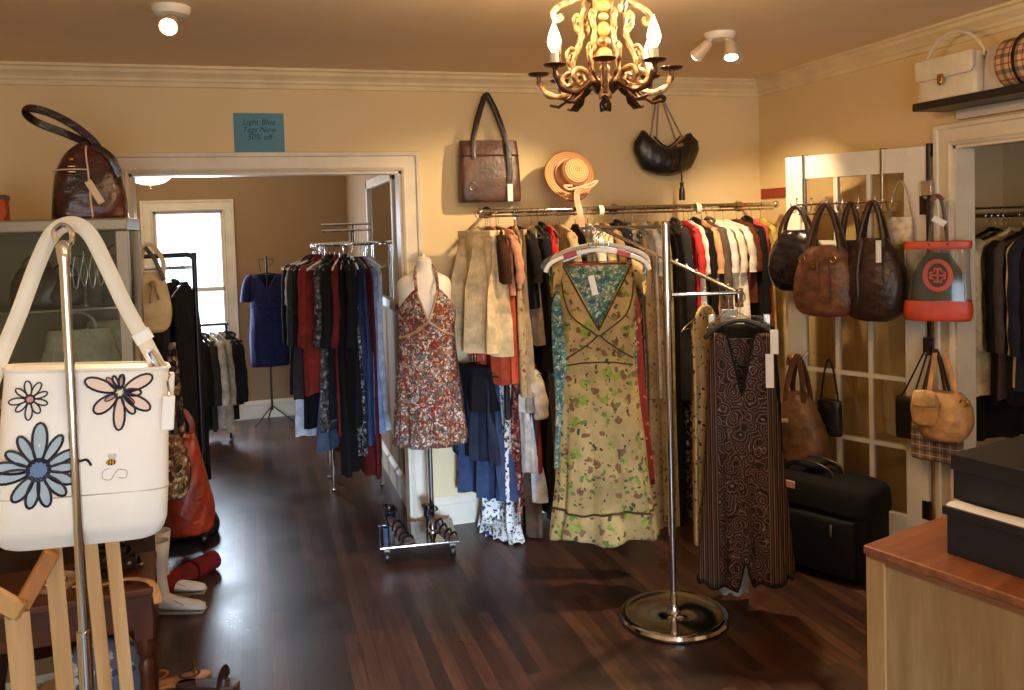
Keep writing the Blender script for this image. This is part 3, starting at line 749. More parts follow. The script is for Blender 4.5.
obj('skirt_panel', Bd.mesh(), BLK, bd, solid=.003)
# leopard print garment beside it and pale trousers behind the split hem
for px, pyb, D, spec in ((705, 540, 3.74, ('dress', 'long tan dress with black spots hanging edge-on beside the paisley dress', 'dress', 'dress', floral((176, 142, 92), ((26, 20, 18),), 44, .36), .26, .035)),
                         (729, 597, 3.76, ('trousers', 'pale blue lace trousers whose hem shows in the split of the paisley dress', 'trousers', 'trousers', floral((196, 210, 222), ((150, 166, 186),), 60, .3), .13, .05))):
    p = at(px, 320, D=D); zb = at(px, pyb, D=D).z
    garment(*spec[:5], (p.x, p.y, zc+.02), rz_cam(p)+R(62 if px < 720 else 5), zc+.02-zb, spec[5], spec[6], 5)
    hanger('wire', (p.x, p.y, zc), rz_cam(p)+R(62), 'wire hanger on the lower arm beside the paisley dress', 'wire hangers on the lower arm')

# ------------------------------------------------------------------ mannequins
def print_halter(): 
    return mottled(((158, 62, 44), (104, 110, 70), (206, 190, 172), (150, 52, 40), (110, 124, 132), (196, 140, 104), (90, 74, 60), (214, 206, 196)), 66, dist=.12)
MX, MY = .85, 4.43
MD = (Vector((MX, MY, 1.4))-EYEP).dot(cf)
SKIN = plain((224, 214, 198), .45, name='mannequin_fabric')
mq = thing('mannequin', 'off-white torso mannequin on a wheeled glass base beside the rear doorway', 'mannequin', (MX, MY, 0), -R(6))
tor = [(.80, .06, .05), (.83, .105, .08), (.9, .135, .095), (.98, .14, .1), (1.06, .118, .09), (1.12, .112, .085), (1.2, .13, .098), (1.27, .14, .11), (1.33, .138, .1), (1.39, .145, .085), (1.43, .145, .066), (1.455, .122, .055), (1.472, .08, .048), (1.485, .05, .045), (1.52, .042, .042), (1.545, .044, .044), (1.552, .03, .03)]
rings = []
for z, hw, hd in tor:
    rings.append([(hw*math.copysign(abs(math.cos(2*PI*k/32))**.85, math.cos(2*PI*k/32)), hd*math.sin(2*PI*k/32)-(.01 if 1.18 < z < 1.35 and math.sin(2*PI*k/32) < -.3 else 0)*abs(math.cos(4*PI*k/32+PI/2)), z) for k in range(32)])
obj('torso', MB().loft(rings), SKIN, mq, sub=1)
obj('neck_cap', MB().lathe([(0, 1.55), (.034, 1.55), (.034, 1.556), (.012, 1.562), (.01, 1.575), (0, 1.578)], 16), WHITE, mq)
obj('pole', MB().tube([(0, 0, .1), (0, 0, .82)], .0125, 14), CHROME, mq)
obj('base_plate', MB().box(-.28, .12, -.17, .17, .075, .09), glass('smoked_glass', (130, 140, 145), .3), mq, bevel=.003, smooth=False)
obj('edge_trim', MB().tube([(-.28, -.17, .083), (.12, -.17, .083), (.12, .17, .083), (-.28, .17, .083)], .006, 8, closed=True), CHROME, mq)
obj('pole_socket', MB().lathe([(0, .09), (.04, .09), (.038, .1), (.02, .106), (.018, .13), (0, .13)], 18), CHROME, mq)
for sx in (-.25, .09):
    for sy in (-.14, .14):
        ca = obj('caster', MB().lathe([(0, -.012), (.026, -.012), (.029, -.006), (.029, .006), (.026, .012), (0, .012)], 18, loc=(sx, sy, .03), M=Matrix.Rotation(R(90), 4, 'Y')), BLACKM, mq)
        obj('fork', MB().box(sx-.016, sx+.016, sy-.008, sy+.008, .045, .076), STEEL, ca, bevel=.003)
Hd = DressSurf([(0, .15), (.05, .152), (.12, .156), (.2, .146), (.3, .152), (.6, .178), (.85, .2)], [(0, .112), (.05, .135), (.12, .138), (.2, .118), (.3, .122), (.85, .16)],
               lambda u: -.145+.165*abs(u)/.42 if abs(u) < .42 else .02-.11*((abs(u)-.42)/.58)**1.3, lambda u: -.1, -.80, .022, 9, .5, .22)
hd = thing('dress', 'short halter dress with a red, green and white print on the torso mannequin', 'dress', (MX+.005, MY, 1.375), -R(6))
HM = print_halter()
obj('bodice_and_skirt', Hd.mesh(84, 34), HM, hd, solid=.003)
PIPE = cloth((176, 150, 110), 'beaded_trim')
for sg in (-1, 1):
    st_ = [tuple(Hd.front(sg*.056, .0, .002)), tuple(Hd.front(sg*.054, .03, .004)), (sg*.056, -.06, .085), (sg*.047, -.025, .13), (sg*.03, .035, .15), (0, .052, .148)]
    obj('halter_strap', MB().strap(spline(st_, 5), .016, .004, (0, 0, 1)), HM, hd)
    onsurf(Hd, [(sg*.055, .015), (sg*.03, -.06), (0, -.143)], .005, 'neck_trim', PIPE, hd)
    onsurf(Hd, [(sg*.145, -.235), (sg*.08, -.205), (sg*.03, -.17), (0, -.145)], .006, 'bust_trim', PIPE, hd)

def heel(name_label, loc, rz, toe=1):
    t = thing('high_heel', name_label, 'shoe', loc, rz, None)
    LE = leather((22, 20, 24), .18, .3); SO = leather((74, 62, 58), .3)
    sole = spline([(0, -.115, .008), (0, -.09, .006), (0, -.05, .009), (0, .0, .045), (0, .05, .088), (0, .08, .098)], 5)
    sc = [.35, .7, .9, 1, 1.05, 1.05]+[1]*4+[.9]*4+[.72]*6+[.62]*6
    obj('sole', MB().strap(sole, .068, .012, (0, 0, 1), scale=(sc+[.6]*40)[:len(sole)]), SO, t)
    obj('heel', MB().loft([[(.017*k*math.cos(2*PI*j/12), .075+.012*(1-k)+.015*k*math.sin(2*PI*j/12), z) for j in range(12)] for z, k in ((0, .35), (.03, .32), (.065, .5), (.092, 1.0))]), LE, t)
    for y, z, h, n in ((-.085, .008, .03, 0), (-.055, .01, .04, 1), (-.025, .026, .045, 2), (.0, .05, .045, 3)):
        obj('strap', MB().strap([(math.cos(PI*k/10)*.034, y+.004*math.sin(k), z+math.sin(PI*k/10)*h) for k in range(11)], .014, .003, (0, 1, 0)), LE, t)
    obj('ankle_strap', MB().strap([(math.cos(2*PI*k/20)*.03, .06+math.sin(2*PI*k/20)*.042, .15+.01*math.sin(2*PI*k/20)) for k in range(20)], .012, .003, (0, 0, 1), closed=True), LE, t)
    obj('heel_cup', MB().loft([[(math.cos(a)*.028*q, .062+math.sin(a)*.032*q, z) for a in [R(-20+22*k) for k in range(11)]] for z, q in ((.092, 1.0), (.115, 1.05), (.135, .98), (.158, .95))], False, False), LE, t, solid=.003)
    obj('rear_strap', MB().strap([(0, .096, .12), (0, .1, .15), (0, .094, .165)], .012, .003, (0, 1, 0)), LE, t)
    return t
q = at(398, 538, Z=.095); heel('black strappy high heel with silver shine on the glass base, beside the doorway', (q.x, q.y, .091), R(28))
q = at(440, 536, Z=.095); heel('black strappy high heel on the glass base nearest the baseboard', (q.x, q.y, .091), R(42))

# blue dress on a tripod in the rear room
q = at(272, 400, Y=7.86); BXx, BYy = q.x, q.y
tr = thing('dress_stand', 'black tripod dress stand in front of the rear wall', 'clothes stand', (BXx, BYy, 0), 0)
obj('pole', MB().tube([(0, 0, .12), (0, 0, 1.5)], .009, 10), BLACKM, tr)
for k in range(3):
    a = R(100+120*k); obj('leg', MB().tube([(0, 0, .16), (math.cos(a)*.2, math.sin(a)*.2, .006)], .006, 8), BLACKM, tr)
bz = at(264, 274, Y=BYy).z
obj('top_hook', MB().tube(spline([(0, 0, bz), (0, 0, bz+.05), (.06, 0, bz+.1), (.05, 0, bz+.13), (-.05, 0, bz+.13), (-.06, 0, bz+.1), (-.05, 0, bz+.02)], 5), .0035, 6), BLACKM, tr)
obj('shoulder_bar', MB().tube([(-.17, 0, bz-.02), (0, 0, bz+.005), (.17, 0, bz-.02)], .008, 8), BLACKM, tr)
Ud = DressSurf([(0, .11), (.03, .16), (.1, .165), (.2, .15), (.35, .15), (.6, .17), (.85, .165)], [(0, .05), (.2, .09), (.85, .09)],
               lambda u: -.02-.12*max(0, 1-abs(u)/.45), lambda u: -.02, -.83, .012, 7, .4, .3)
BLU = floral((20, 24, 66), ((14, 18, 50), (30, 36, 84)), 26, .3)
ud = thing('dress', 'royal blue short-sleeved dress on the tripod stand in the rear room', 'dress', (BXx, BYy, bz+.01), rz_cam((BXx, BYy)))
obj('bodice_and_skirt', Ud.mesh(60, 26), BLU, ud, solid=.003)
for sg in (-1, 1):
    pts = spline([(sg*.12, 0, -.03), (sg*.16, 0, -.07), (sg*.18, -.01, -.16), (sg*.188, -.01, -.25)], 5)
    obj('sleeve', MB().sweep(pts, [(math.cos(2*PI*k/14)*1, math.sin(2*PI*k/14)*1) for k in range(14)], (0, 1, 0), False, [.03]+[.036+.0008*i for i in range(15)]), BLU, ud)
obj('sash', MB().tube([Ud.pt(2*PI*k/40, -.3, .004) for k in range(40)], .008, 6, closed=True), cloth((24, 28, 78)), ud)

# ------------------------------------------------------------------ rear room racks
RCX, RCY, RR_, RRZ = .59, 5.78, .222, 1.62
rk = thing('round_clothes_rack', 'round chrome clothes rack in the rear room beside the doorway casing', 'clothes rack', (RCX, RCY, 0))
obj('ring', MB().tube([(math.cos(2*PI*k/48)*RR_, math.sin(2*PI*k/48)*RR_, RRZ) for k in range(48)], .012, 10, closed=True), CHROME, rk)
for k in range(4):
    a = PI/4+PI/2*k; c, s = math.cos(a)*RR_, math.sin(a)*RR_
    obj('leg', MB().tube([(c, s, RRZ), (c, s, .02)], .012, 10).ball((c, s, .014), .016, 10, 6), CHROME, rk)
for k in range(2):
    a = PI/4+PI/2*k; c, s = math.cos(a)*RR_, math.sin(a)*RR_
    obj('cross_bar', MB().tube([(c, s, .3), (-c, -s, .3)], .008, 8).tube([(c, s, RRZ), (-c, -s, RRZ)], .008, 8), CHROME, rk)
obj('top_rack', MB().tube([(-.16, -.06, RRZ+.09), (.16, -.12, RRZ+.09)], .008, 8).tube([(.02, -.13, RRZ), (.02, -.13, RRZ+.09)], .008, 8).tube([(-.16, -.0, RRZ+.13), (.16, -.06, RRZ+.13)], .008, 8).tube([(.04, -.07, RRZ), (.04, -.07, RRZ+.13)], .008, 8), CHROME, rk)
G3 = [
 (176, .95, ('blouse', 'pale beige blouse on the far side of the round rack beside the blue dress', 'blouse', 'blouse', cloth((196, 172, 140)), .42, .06)),
 (184, .98, ('jacket', 'black jacket on the round rack next to the pale beige blouse', 'jacket', 'jacket', BLK, .44, .07)),
 (193, 1.25, ('shirt', 'long white shirt on the round rack between the black and charcoal jackets', 'shirt', 'blouse', cloth((190, 192, 200)), .42, .05)),
 (202, 1.0, ('jacket', 'charcoal grey jacket on the round rack before the red one', 'jacket', 'jacket', CHA, .44, .08)),
 (211, 1.18, ('jacket', 'black velvet jacket right behind the red jacket', 'jacket', 'jacket', cloth((14, 13, 15)), .42, .06)),
 (220, .95, ('jacket', 'rust red jacket on the round rack', 'jacket', 'jacket', cloth((120, 38, 28)), .44, .08)),
 (229, 1.32, ('trousers', 'grey blue trousers below the rust red jacket on the round rack', 'trousers', 'trousers', cloth((70, 78, 96)), .38, .06)),
 (236, 1.18, ('jacket', 'grey patterned jacket on the round rack with silvery lining', 'jacket', 'jacket', GRP, .42, .06)),
 (244, 1.1, ('jacket', 'black jacket in the middle of the round rack over a grey patterned jacket', 'jacket', 'jacket', BLK, .44, .08)),
 (252, 1.2, ('jacket', 'dark red jacket on the round rack', 'jacket', 'jacket', cloth((96, 30, 24)), .42, .05)),
 (259, 1.46, ('dress', 'long black dress with a dark red lining hanging lowest on the round rack', 'dress', 'dress', cloth((18, 12, 13)), .46, .09)),
 (266, 1.15, ('jacket', 'black jacket with a white printed skirt part near the denim dress', 'jacket', 'jacket', BLK, .46, .08)),
 (273, 1.35, ('skirt', 'black and white printed skirt on the round rack', 'skirt', 'skirt', BWP, .42, .05)),
 (280, 1.28, ('dress', 'long blue denim dress on the round rack near the mannequin', 'dress', 'dress', DEN, .42, .07)),
 (287, 1.5, ('dress', 'long maroon dress hanging to the floor behind the denim dress', 'dress', 'dress', cloth((92, 24, 20)), .42, .06)),
 (294, 1.22, ('dress', 'light blue striped long shirt dress on the round rack at the casing', 'dress', 'dress', cloth((140, 160, 200)), .4, .07)),
 (301, 1.22, ('dress', 'white long dress on the round rack closest to the casing', 'dress', 'dress', cloth((206, 210, 218)), .36, .05)),
]
for i, (deg, L, sp) in enumerate(G3):
    a = R(deg); x, y = RCX+math.cos(a)*RR_, RCY+math.sin(a)*RR_
    garment(*sp[:5], (x, y, RRZ), a, L, sp[5]*.84, sp[6]*.8, 31*i+3)
    hanger(('white', 'clear', 'wire')[i % 3], (x, y, RRZ), a, 'hanger on the ring of the round clothes rack in the rear room', 'hangers on the round rack')
# things under the round rack
bx = thing('shoe_box', 'small dark red box on the floor under the round rack', 'box', tuple(at(336, 446, Z=0).xy)+(0,), R(20))
obj('body', MB().box(-.1, .1, -.08, .08, 0, .08), plain((70, 22, 20), .6), bx, bevel=.003); obj('lid', MB().box(-.104, .104, -.084, .084, .07, .092), plain((110, 108, 112), .6), bx, bevel=.003)

# rolling rack beyond the doorway, by the cabinet
KX0, KX1, KY, KZ = -1.12, -.33, 5.12, 1.6
kr = thing('rolling_clothes_rack', 'dark rolling clothes rack with rounded top corners just through the doorway', 'clothes rack', (KX1, KY, 0))
LK = KX1-KX0
DKM = plain((60, 58, 62), .35, .8, name='dark_metal')
obj('frame', MB().tube(spline([(0, 0, .1), (0, 0, KZ-.12), (0, 0, KZ-.03), (-.03, 0, KZ), (-.12, 0, KZ), (-LK+.12, 0, KZ), (-LK+.03, 0, KZ), (-LK, 0, KZ-.03), (-LK, 0, KZ-.12), (-LK, 0, .1)], 5), .0135, 12), DKM, kr)
obj('hang_rail', MB().tube([(-.01, 0, KZ-.07), (-LK+.01, 0, KZ-.07)], .009, 10), CHROME, kr)
for x in (0, -LK): obj('foot', MB().box(x-.015, x+.015, -.2, .2, .07, .1), DKM, kr, bevel=.004)
obj('base_rail', MB().box(-LK, 0, -.012, .012, .075, .1), DKM, kr, bevel=.003)
for x in (0, -LK):
    for y in (-.18, .18):
        obj('caster', MB().lathe([(0, -.014), (.03, -.014), (.035, -.008), (.035, .008), (.03, .014), (0, .014)], 18, loc=(x, y, .035), M=Matrix.Rotation(R(90), 4, 'Y')).box(x-.005, x+.005, y-.012, y+.012, .035, .075), BLACKM, kr)
G4 = [(-.06, 1.25, BLK, .4, .07, 'dress', 'black dress at the end post of the dark rolling rack'), (-.13, 1.2, cloth((30, 32, 44)), .42, .06, 'jacket', 'navy jacket second from the end post of the rolling rack'),
      (-.2, 1.22, BLK, .42, .07, 'jacket', 'black jacket next to the navy one on the rolling rack'), (-.27, 1.1, CHA, .42, .06, 'blouse', 'charcoal blouse on the rolling rack behind the cream handbag'),
      (-.34, 1.2, BLK, .42, .06, 'jacket', 'black coat on the rolling rack behind the cream handbag strap'), (-.42, 1.1, BRN, .42, .07, 'jacket', 'dark brown jacket on the rolling rack close to the cabinet'),
      (-.5, 1.1, BLK, .42, .07, 'dress', 'black dress on the rolling rack hidden partly by the glass cabinet')]
for i, (dx, L, m_, w_, t_, kd, lb) in enumerate(G4):
    a = R(90+(-14, -8, 4, -6, 8, 0, 5)[i])
    garment('dress' if kd == 'dress' else ('blouse' if kd == 'blouse' else 'jacket'), lb, kd, kd, m_, (KX1+dx, KY, KZ-.07), a, L, w_, t_, 70+i)
    hanger('wire', (KX1+dx, KY, KZ-.07), a, 'wire hanger on the dark rolling rack by the doorway', 'hangers on the rolling rack')

# low rack under the rear window
LWY, LWZ = 7.35, .97
lw = thing('low_clothes_rack', 'low rack of folded-over jackets beside the rear window', 'clothes rack', (-.75, LWY, 0))
obj('rail', MB().tube([(-.3, 0, LWZ), (.52, 0, LWZ)], .011, 10), BLACKM, lw)
for x in (-.3, .5): obj('post', MB().tube([(x, 0, .0), (x, 0, LWZ)], .011, 10).box(x-.012, x+.012, -.2, .2, 0, .025), BLACKM, lw)
G5 = [(205, 428, BLK, 'black jacket first on the low rack by the rolling rack'), (211, 432, cloth((50, 46, 44)), 'dark charcoal jacket on the low rack'), (219, 430, cloth((186, 178, 164)), 'off-white jacket on the low rack next to the charcoal one'),
      (228, 432, cloth((150, 142, 128)), 'taupe grey jacket right behind the off-white one on the low rack'), (233, 420, BLK, 'black jacket next to the taupe grey one on the low rack'), (238, 404, BLK, 'black jacket at the free end of the low rack under the window')]
for i, (px, pyb, m_, lb) in enumerate(G5):
    e = at(px-10, 340, Y=LWY-.1); zb = at(px, pyb, Y=LWY-.15).z
    garment('jacket', lb, 'jacket', 'jacket', m_, (e.x, LWY, LWZ), R(122), LWZ-max(.03, zb), .36, .06, 90+i)
    hanger('wire', (e.x, LWY, LWZ), R(122), 'wire hanger on the low rack by the rear window', 'hangers on the low rack')

# closet rail and its clothes
CX_, CZ_ = 3.52, at(990, 215, X=3.52).z
cr_ = thing('closet_rail', 'chrome closet rail across the open closet in the side wall', 'clothes rail', (CX_, 3.68, CZ_))
obj('rod', MB().tube([(0, 0, 0), (0, -2.3, 0)], .014, 12), CHROME, cr_)
obj('rod', MB().tube([(-.05, 0, .035), (-.05, -2.3, .035)], .006, 8), CHROME, cr_, label='thin upper rod')
for y in (0, -2.3): obj('end_flange', MB().lathe([(0, 0), (.03, 0), (.03, .008), (.014, .014), (0, .014)], 16, loc=(0, y+(.012 if y == 0 else -.012), 0), M=Matrix.Rotation(R(90 if y == 0 else -90), 4, 'X')), STEEL, cr_)
G6 = [(957, 380, BLK, .06, 'jacket', 'black jacket first in the closet beside the casing', 0), (963, 392, cloth((156, 132, 100)), .05, 'dress', 'grey tan dress in the closet next to the clear tote', 0),
      (969, 440, BLK, .05, 'dress', 'long black dress behind the clear tote in the closet', 0), (974, 396, cloth((214, 186, 142)), .08, 'jacket', 'light tan jacket in the closet', 0),
      (990, 402, BLK, .06, 'jacket', 'black jacket with a white paper tag in the closet', 1), (999, 398, cloth((70, 60, 54)), .05, 'jacket', 'dark brown jacket in the middle of the closet', 0),
      (1006, 404, BLK, .06, 'dress', 'black dress between the brown and beige jackets in the closet', 0), (1011, 386, cloth((206, 180, 142)), .05, 'jacket', 'beige jacket with pale cuffs near the picture side of the closet', 0),
      (1020, 390, cloth((34, 38, 52)), .09, 'jacket', 'dark navy jacket last in view in the closet', 0), (1036, 390, BLK, .09, 'jacket', 'black jacket beyond the navy one in the closet', 0)]
for i, (px, pyb, m_, t_, kd, lb, tg) in enumerate(G6):
    e = at(px, 300, X=CX_-.2); zb = at(px, pyb, X=CX_-.2).z
    garment(kd, lb, kd, kd, m_, (CX_, e.y, CZ_), R(rnd.uniform(-8, 8)), CZ_-zb, .42, t_, 120+i, extra='tag' if tg else None)
    hanger('clear', (CX_, e.y, CZ_), R(rnd.uniform(-6, 6)), 'clear hanger on the chrome closet rail', 'hangers on the closet rail')

# ------------------------------------------------------------------ bags
def bag_body(prof, n=40, p=.62, wr=.004, seed=0, squash=0, yoff=None):
    """prof: (z, half width, half thickness); superellipse rings, slightly creased"""
    rings = []; ph = seed*1.7
    for i, (z, hw, ht) in enumerate(prof):
        ring = []
        for j in range(n):
            a = 2*PI*j/n; c, s = math.cos(a), math.sin(a)
            x = math.copysign(abs(c)**p, c)*hw; y = math.copysign(abs(s)**p, s)*ht
            k = wr*(math.sin(x*60+z*38+ph)+.7*math.sin(z*85-x*25+ph*2))
            ring.append((x, y+math.copysign(k, y)*abs(s)+(yoff(z) if yoff else 0), z+squash*(x/max(hw, .01))**2*0))
        rings.append(ring)
    return MB().loft(rings)
def prof_s(pts, n=5): return [tuple(v) for v in spline(pts, n)]
def arch(x0, x1, z0, h, y=0, n=14, yt=None, pw=.6):
    out = []
    for i in range(n+1):
        a = PI*i/n; out.append(((x0+x1)/2-(x1-x0)/2*math.cos(a), (y if yt is None else y+(yt-y)*math.sin(a)), z0+h*math.sin(a)**pw))
    return out
def at_loc(px, py, **k): p = at(px, py, **k); return (p.x, p.y, p.z)
ringm = lambda c, r, t=.003, ax='y', n=18: [(c[0]+(r*math.cos(2*PI*k/n) if ax != 'x' else 0), c[1]+(r*math.cos(2*PI*k/n) if ax == 'x' else 0), c[2]+r*math.sin(2*PI*k/n)) for k in range(n)]

# brown tote on the back wall
DB = (Vector((1.3, BY-.08, 1.9))-EYEP).dot(cf)/850
c = at_loc(490, 202, Y=BY-.07)
BT = leather((74, 48, 34), .38, .3, 7)
t = thing('tote_bag', 'brown crinkled leather tote with a white price tag hanging on the back wall', 'handbag', (c[0], c[1], c[2]))
ht = at(490, 141, Y=BY-.07).z-c[2]; hwt = (at(520, 180, Y=BY-.07).x-at(460, 180, Y=BY-.07).x)/2
obj('body', bag_body(prof_s([(0, hwt*.93, .03), (.01, hwt, .05), (ht*.3, hwt*1.0, .055), (ht*.7, hwt*.97, .045), (ht*.97, hwt*.94, .03), (ht, hwt*.93, .026)]), p=.35, wr=.003), BT, t)
obj('top_band', bag_body([(ht*.74, hwt*.965, .05), (ht*.75, hwt*.975, .053), (ht*.77, hwt*.965, .05)], p=.35, wr=0), leather((60, 38, 28)), t)
hk = at(486, 97, Y=BY-.05).z-c[2]
DKL = leather((40, 24, 20), .35)
for y, nm in ((-.03, 0), (.01, 1)):
    obj('handle', MB().strap(spline([(-.1, y-.022, ht*.7), (-.095, y-.015, ht), (-.05, y, ht+(hk-ht)*.62), (-.01, y+.01, hk), (.005, y+.01, hk), (.05, y, ht+(hk-ht)*.62), (.095, y-.015, ht), (.1, y-.022, ht*.7)], 5), .024, .005, (0, 1, 0)), DKL, t)
obj('strap_tab', MB().strap([(.1, -.06, ht*.95), (.105, -.064, ht*.5), (.1, -.064, ht*.3)], .03, .006, (0, 1, 0)), DKL, t)
obj('metal_ring', MB().tube(ringm((-.11, -.056, ht*.25), .022), .004, 8, True, up=(0, 1, 0)), STEEL, t)
obj('price_tag', MB().box(.085, .115, -.074, -.071, .0, ht*.28), TAGW, t, smooth=False)
h = thing('wall_hook', 'small brass hook holding the brown tote on the back wall', 'hook', (c[0]-.003, BY, c[2]+hk+.0))
obj('hook', MB().lathe([(0, 0), (.016, 0), (.014, .006), (0, .008)], 14, M=Matrix.Rotation(R(90), 4, 'X')).tube([(0, -.004, 0), (0, -.05, -.012), (0, -.075, -.006), (0, -.08, .024)], .004, 8), BRASS, h)
# black hobo with chain straps
c = at_loc(667, 176, Y=BY-.08)
sx = (at(698, 150, Y=BY-.08).x-at(635, 150, Y=BY-.08).x)/2
BKL = leather((28, 23, 24), .3, .4, 10, .6)
t = thing('shoulder_bag', 'black slouchy bag with chain straps and a tassel hanging on the back wall', 'handbag', c)
zt_ = at(667, 130, Y=BY-.08).z-c[2]
rings = []
for i in range(25):
    u = -1+2*i/24; x = u*sx; top = zt_*(.62+.38*min(1, abs(u)/.7)**1.6-(.26 if u < 0 else .16)*max(0, abs(u)-.75)/.25-(.08 if u > 0 else 0)*abs(u)); bot = zt_*(.0+.3*abs(u)**2.2+.22*max(0, abs(u)-.75)/.25)
    th = .075*math.sqrt(max(.03, 1-u*u*.96)); cz = (top+bot)/2; hh = max(.01, (top-bot)/2)
    rings.append([(x, th*math.cos(2*PI*k/24)+.004*math.sin(u*22+k), cz+hh*math.copysign(abs(math.sin(2*PI*k/24))**.8, math.sin(2*PI*k/24))) for k in range(24)])
obj('body', MB().loft(rings), BKL, t)
obj('zip', MB().strap([(u*sx*.62, -.012, zt_*(.63+.42*abs(u)**1.5)) for u in [i/8*.66-.66 for i in range(17)]], .010, .008, (0, 1, 0)), DKL, t)
hk = at(661, 100, Y=BY-.06).z-c[2]
def chain(P, Q, r=.006, n=26):
    mb = MB(); P, Q = Vector(P), Vector(Q); d = (Q-P); 
    for i in range(n):
        o = P+d*((i+.5)/n); ax = Vector((1, 0, 0)) if i % 2 else Vector((0, 1, 0)); dn = d.normalized(); L = d.length/n*.72
        mb.tube([tuple(o+dn*L*math.sin(2*PI*k/8)+ax*r*math.cos(2*PI*k/8)) for k in range(8)], .0016, 5, True, up=(.3, .4, .2))
    return mb
for x0, x1 in ((-sx*.55, -.025), (-sx*.35, -.012), (sx*.25, .012), (sx*.5, .02)):
    obj('chain', chain((x0, -.02, zt_*.78), (x1-.03, .01, hk)), STEEL, t)
obj('strap_knot', MB().ball((-.03, .0, hk+.005), .034, 12, 8, (1.1, .7, .75)), DKL, t)
obj('clasp', MB().strap([(.03, -.075, zt_*.62), (.07, -.078, zt_*.66)], .02, .008, (0, 1, 0)), CHROME, t)
ts = obj('tassel_cord', MB().tube([(.06, -.07, zt_*.6), (.055, -.085, .1), (.055, -.08, -.04)], .005, 6), BKL, t)
obj('tassel', MB().lathe([(0, 0), (.012, -.004), (.012, -.02), (.009, -.026), (.017, -.05), (.019, -.11), (0, -.11)], 14, loc=(.055, -.08, -.04)), BKL, t)
h = thing('wall_hook', 'dark hook holding the chain-strap bag on the back wall', 'hook', (c[0]-.03, BY, c[2]+hk))
obj('hook', MB().tube([(0, 0, -.0), (0, -.05, -.006), (0, -.095, -.004), (0, -.1, .03)], .005, 8).lathe([(0, 0), (.02, 0), (.018, .006), (0, .008)], 14, M=Matrix.Rotation(R(90), 4, 'X')), BLACKM, h)
# straw hat
c = at_loc(570, 176, Y=4.5)
t = thing('straw_hat', 'straw sun hat with a pale ribbon set on a post above the wall rail', 'hat', c)
t.rotation_euler = (R(74), R(-16), R(8))
STR = NT('woven_straw', .8, spec=.2); v = STR.co(); wv = STR.n('TexWave', wave_type='RINGS', rings_direction='Z'); wv.inputs['Scale'].default_value = 26; wv.inputs['Distortion'].default_value = 1; STR.l(v, wv.inputs['Vector'])
STR.col(STR.ramp(wv.outputs['Fac'], [(.2, (176, 118, 78)), (.8, (216, 160, 112))])); STR.bump(wv.outputs['Fac'], .35, .004); STR = STR.m
rings = []
for r_, z_ in ((.152, -.012), (.15, -.002), (.12, .006), (.09, .01), (.088, .03), (.085, .07), (.07, .095), (.04, .105), (.004, .107)):
    rings.append([(r_*math.cos(2*PI*k/48), r_*math.sin(2*PI*k/48)*.96, z_+(.014*math.sin(2*PI*k/48*2+.6) if r_ > .1 else 0)) for k in range(48)])
obj('brim_and_crown', MB().loft(rings, True, False), STR, t, solid=.003)
obj('ribbon', MB().strap([(.0895*math.cos(2*PI*k/40), .0895*math.sin(2*PI*k/40)*.96, .022) for k in range(40)], .022, .004, (0, 0, 1), True), cloth((196, 150, 120)), t)
hp = thing('hat_post', 'slim post carrying the straw hat, with a pink ribbon tied round it', 'post', (c[0]+.01, RY-.0, RZ))
obj('post', MB().tube([(0, 0, .014), (0, 0, c[2]-RZ-.03)], .011, 10).ball((0, 0, c[2]-RZ-.03), .02, 10, 8), CHROME, hp)
obj('ribbon_tail', MB().strap(spline([(-.0, -.02, c[2]-RZ-.07), (-.015, -.03, .06), (.0, -.035, -.02), (.012, -.03, -.1)], 5), .035, .003, (0, 1, 0)), cloth((206, 160, 132)), hp)
obj('ribbon_bow', MB().tube(spline([(0, -.02, c[2]-RZ-.07), (.07, -.03, c[2]-RZ-.05), (.11, -.03, c[2]-RZ-.035), (.07, -.03, c[2]-RZ-.07), (0, -.02, c[2]-RZ-.07), (-.06, -.03, c[2]-RZ-.08), (-.09, -.03, c[2]-RZ-.06), (-.04, -.03, c[2]-RZ-.06)], 4), .007, 6), cloth((216, 168, 140)), hp)
# blue sign
def lettering(name, text, size, mat, parent, loc, rot, shear=0, extrude=.0006, align='CENTER'):
    cu_ = bpy.data.curves.new(name, 'FONT'); cu_.body = text; cu_.size = size; cu_.extrude = extrude; cu_.align_x = align; cu_.shear = shear; cu_.resolution_u = 3
    o = bpy.data.objects.new('tmp', cu_); C.objects.link(o); bpy.context.view_layer.update()
    me = bpy.data.meshes.new_from_object(o.evaluated_get(bpy.context.evaluated_depsgraph_get())); bpy.data.objects.remove(o)
    me.materials.clear(); me.materials.append(mat); q = bpy.data.objects.new(name, me); C.objects.link(q); q.parent = parent; q.location = loc; q.rotation_euler = rot; return q
a_, b_ = at(233, 113, Y=BY), at(285, 152, Y=BY)
sg = thing('paper_sign', 'light blue paper sign above the rear doorway', 'sign', ((a_.x+b_.x)/2, BY-.002, b_.z-.0))
sw, sh_ = b_.x-a_.x, a_.z-b_.z
obj('sheet', MB().box(-sw/2, sw/2, -.002, .001, 0, sh_), plain((92, 146, 168), .8, name='blue_paper'), sg, smooth=False)
INK = plain((40, 60, 66), .8, name='ink')
for i, tx in enumerate(('Light Blue', 'Tags Now', '50% off')):
    lettering('lettering', tx, .042, INK, sg, (0, -.0028, sh_*(.7-.19*i)), (R(90), 0, 0), .25)
